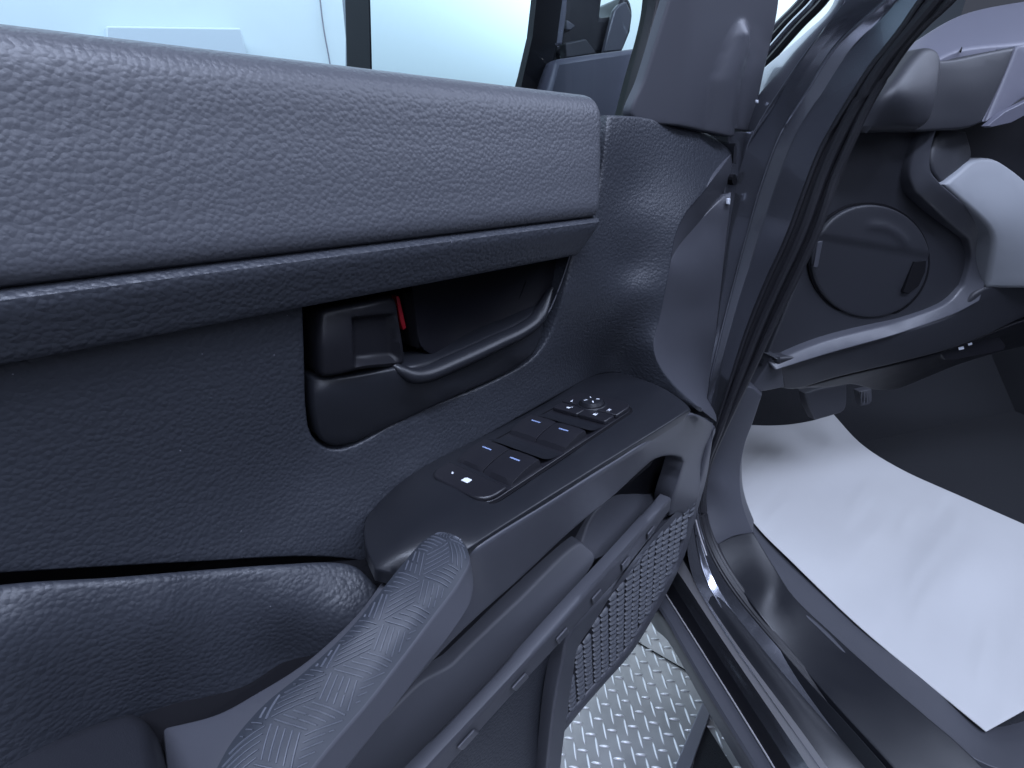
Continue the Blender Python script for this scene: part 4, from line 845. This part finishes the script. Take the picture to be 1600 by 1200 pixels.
relief('dash_top', [(1370, 110, 1), (1430, 66), (1500, 26), (1600, 4), (1720, -10, 1), (1720, 60, 1), (1590, 72), (1500, 82), (1460, 98), (1420, 104, 1)],
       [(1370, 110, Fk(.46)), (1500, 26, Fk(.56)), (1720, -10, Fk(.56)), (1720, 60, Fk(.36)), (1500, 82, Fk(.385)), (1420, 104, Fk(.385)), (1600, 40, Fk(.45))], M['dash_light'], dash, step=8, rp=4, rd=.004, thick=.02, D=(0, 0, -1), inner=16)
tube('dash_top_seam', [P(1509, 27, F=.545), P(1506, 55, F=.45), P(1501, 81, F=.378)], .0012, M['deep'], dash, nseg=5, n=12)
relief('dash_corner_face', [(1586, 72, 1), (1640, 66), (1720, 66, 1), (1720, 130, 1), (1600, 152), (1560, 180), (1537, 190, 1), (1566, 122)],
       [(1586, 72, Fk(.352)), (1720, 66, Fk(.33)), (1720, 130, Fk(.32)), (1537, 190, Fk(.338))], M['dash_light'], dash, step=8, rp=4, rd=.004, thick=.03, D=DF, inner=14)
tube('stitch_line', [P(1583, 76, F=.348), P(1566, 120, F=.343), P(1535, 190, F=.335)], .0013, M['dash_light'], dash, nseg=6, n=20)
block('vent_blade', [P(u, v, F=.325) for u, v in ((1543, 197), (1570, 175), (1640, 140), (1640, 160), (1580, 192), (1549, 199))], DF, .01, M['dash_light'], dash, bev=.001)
relief('dash_recess', [(1440, 192, 1), (1720, 150, 1), (1720, 300, 1), (1500, 300, 1), (1445, 260, 1)], [(1440, 192, Fk(.40)), (1720, 150, Fk(.40)), (1720, 300, Fk(.40)), (1500, 300, Fk(.39))], M['black'], dash, step=14, rp=2, rd=.002, thick=.02, D=DF, inner=30)
relief('dash_ledge', [(1462, 200, 1), (1506, 206, 1), (1514, 245), (1500, 262), (1468, 288, 1), (1453, 268), (1452, 238)], [(1462, 200, Fk(.37)), (1506, 206, Fk(.372)), (1500, 262, Fk(.358)), (1468, 288, Fk(.350)), (1453, 250, Fk(.356))], M['dash'], dash, step=7, rp=4, rd=.005, thick=.03, D=DF, inner=10)
relief('column_cover', [(1466, 288, 1), (1490, 268), (1512, 250), (1545, 248), (1575, 265), (1612, 296), (1720, 380, 1), (1720, 450, 1), (1535, 449, 1), (1545, 372), (1536, 352)],
       [(1466, 288, Fk(.345)), (1512, 250, Fk(.36)), (1575, 265, Fk(.35)), (1720, 380, Fk(.30)), (1720, 450, Fk(.29)), (1535, 449, Fk(.34)), (1560, 340, Fk(.325))], M['column'], dash, step=8, rp=6, rd=.008, thick=.05, D=DF, inner=14)
relief('knee_panel', [(1208, 558, 1), (1290, 550), (1400, 519), (1490, 487), (1535, 449), (1720, 420, 1), (1720, 470, 1), (1600, 494), (1540, 522), (1480, 545), (1400, 566), (1300, 590), (1240, 607), (1222, 606, 1)],
       [(1208, 558, Fk(.365)), (1400, 519, Fk(.352)), (1535, 449, Fk(.338)), (1720, 420, Fk(.315)), (1720, 470, Fk(.33)), (1480, 545, Fk(.365)), (1300, 590, Fk(.375)), (1222, 606, Fk(.38))], M['dash'], dash, step=8, rp=4, rd=.006, thick=.05, D=DF, inner=14)
relief('dash_end_block', [(1204, 558, 1), (1218, 556, 1), (1224, 604, 1), (1200, 609), (1168, 613, 1)], [(1204, 558, Fk(.372)), (1218, 556, Fk(.360)), (1224, 604, Fk(.372)), (1168, 613, Fk(.39))], M['smooth'], dash, step=6, rp=2, rd=.003, thick=.03, D=DF, inner=10)
relief('under_dash', [(1240, 606, 1), (1300, 591), (1400, 568), (1480, 547), (1600, 500), (1720, 470, 1), (1720, 520, 1), (1600, 540), (1500, 568), (1440, 592), (1400, 607), (1370, 609), (1330, 600), (1300, 604)],
       [(1240, 606, Fk(.385)), (1480, 547, Fk(.372)), (1720, 470, Fk(.345)), (1720, 520, Fk(.42)), (1500, 568, Fk(.44)), (1400, 607, Fk(.46)), (1300, 604, Fk(.43))], M['black'], dash, step=8, rp=3, rd=.004, thick=.02, D=DF, inner=14)
block('switch_bank', [P(u, v, F=.372) for u, v in ((1470, 553), (1478, 546), (1560, 524), (1572, 540), (1568, 548), (1490, 563), (1476, 562))], DF, .02, M['black'], dash, bev=.002)
for q in ((1497, 543, 8, 4), (1512, 537, 6, 3)):
    u, v, a, b = q
    block('switch_symbol', [P(u+x, v+y, F=.370) for x, y in ((0, 0), (a, -2), (a+1, b-2), (1, b))], -DF, .0006, M['white'], dash, bev=0)
# pedals
bpd = relief('brake_pedal', [(1256, 614, 1), (1280, 606), (1322, 598, 1), (1318, 640), (1300, 648), (1272, 656, 1), (1262, 634)], [(1256, 614, Fk(.60)), (1322, 598, Fk(.60)), (1318, 640, Fk(.58)), (1272, 656, Fk(.58))], M['matte'], body, step=6, rp=3, rd=.004, thick=.02, D=DF, inner=10)
apd = relief('accelerator_pedal', [(1341, 611, 1), (1361, 607, 1), (1360, 629), (1345, 634, 1)], [(1341, 611, Fk(.62)), (1361, 607, Fk(.62)), (1360, 629, Fk(.60)), (1345, 634, Fk(.60))], M['matte'], body, step=6, rp=2, rd=.003, thick=.015, D=DF, inner=10)
for k in range(4):
    x = 1345+k*4.2
    tube('pedal_rib', [P(x, 612, F=.615), P(x+.6, 629, F=.598)], .0016, M['matte'], body, nseg=5, n=4)
bpy.context.view_layer.update()
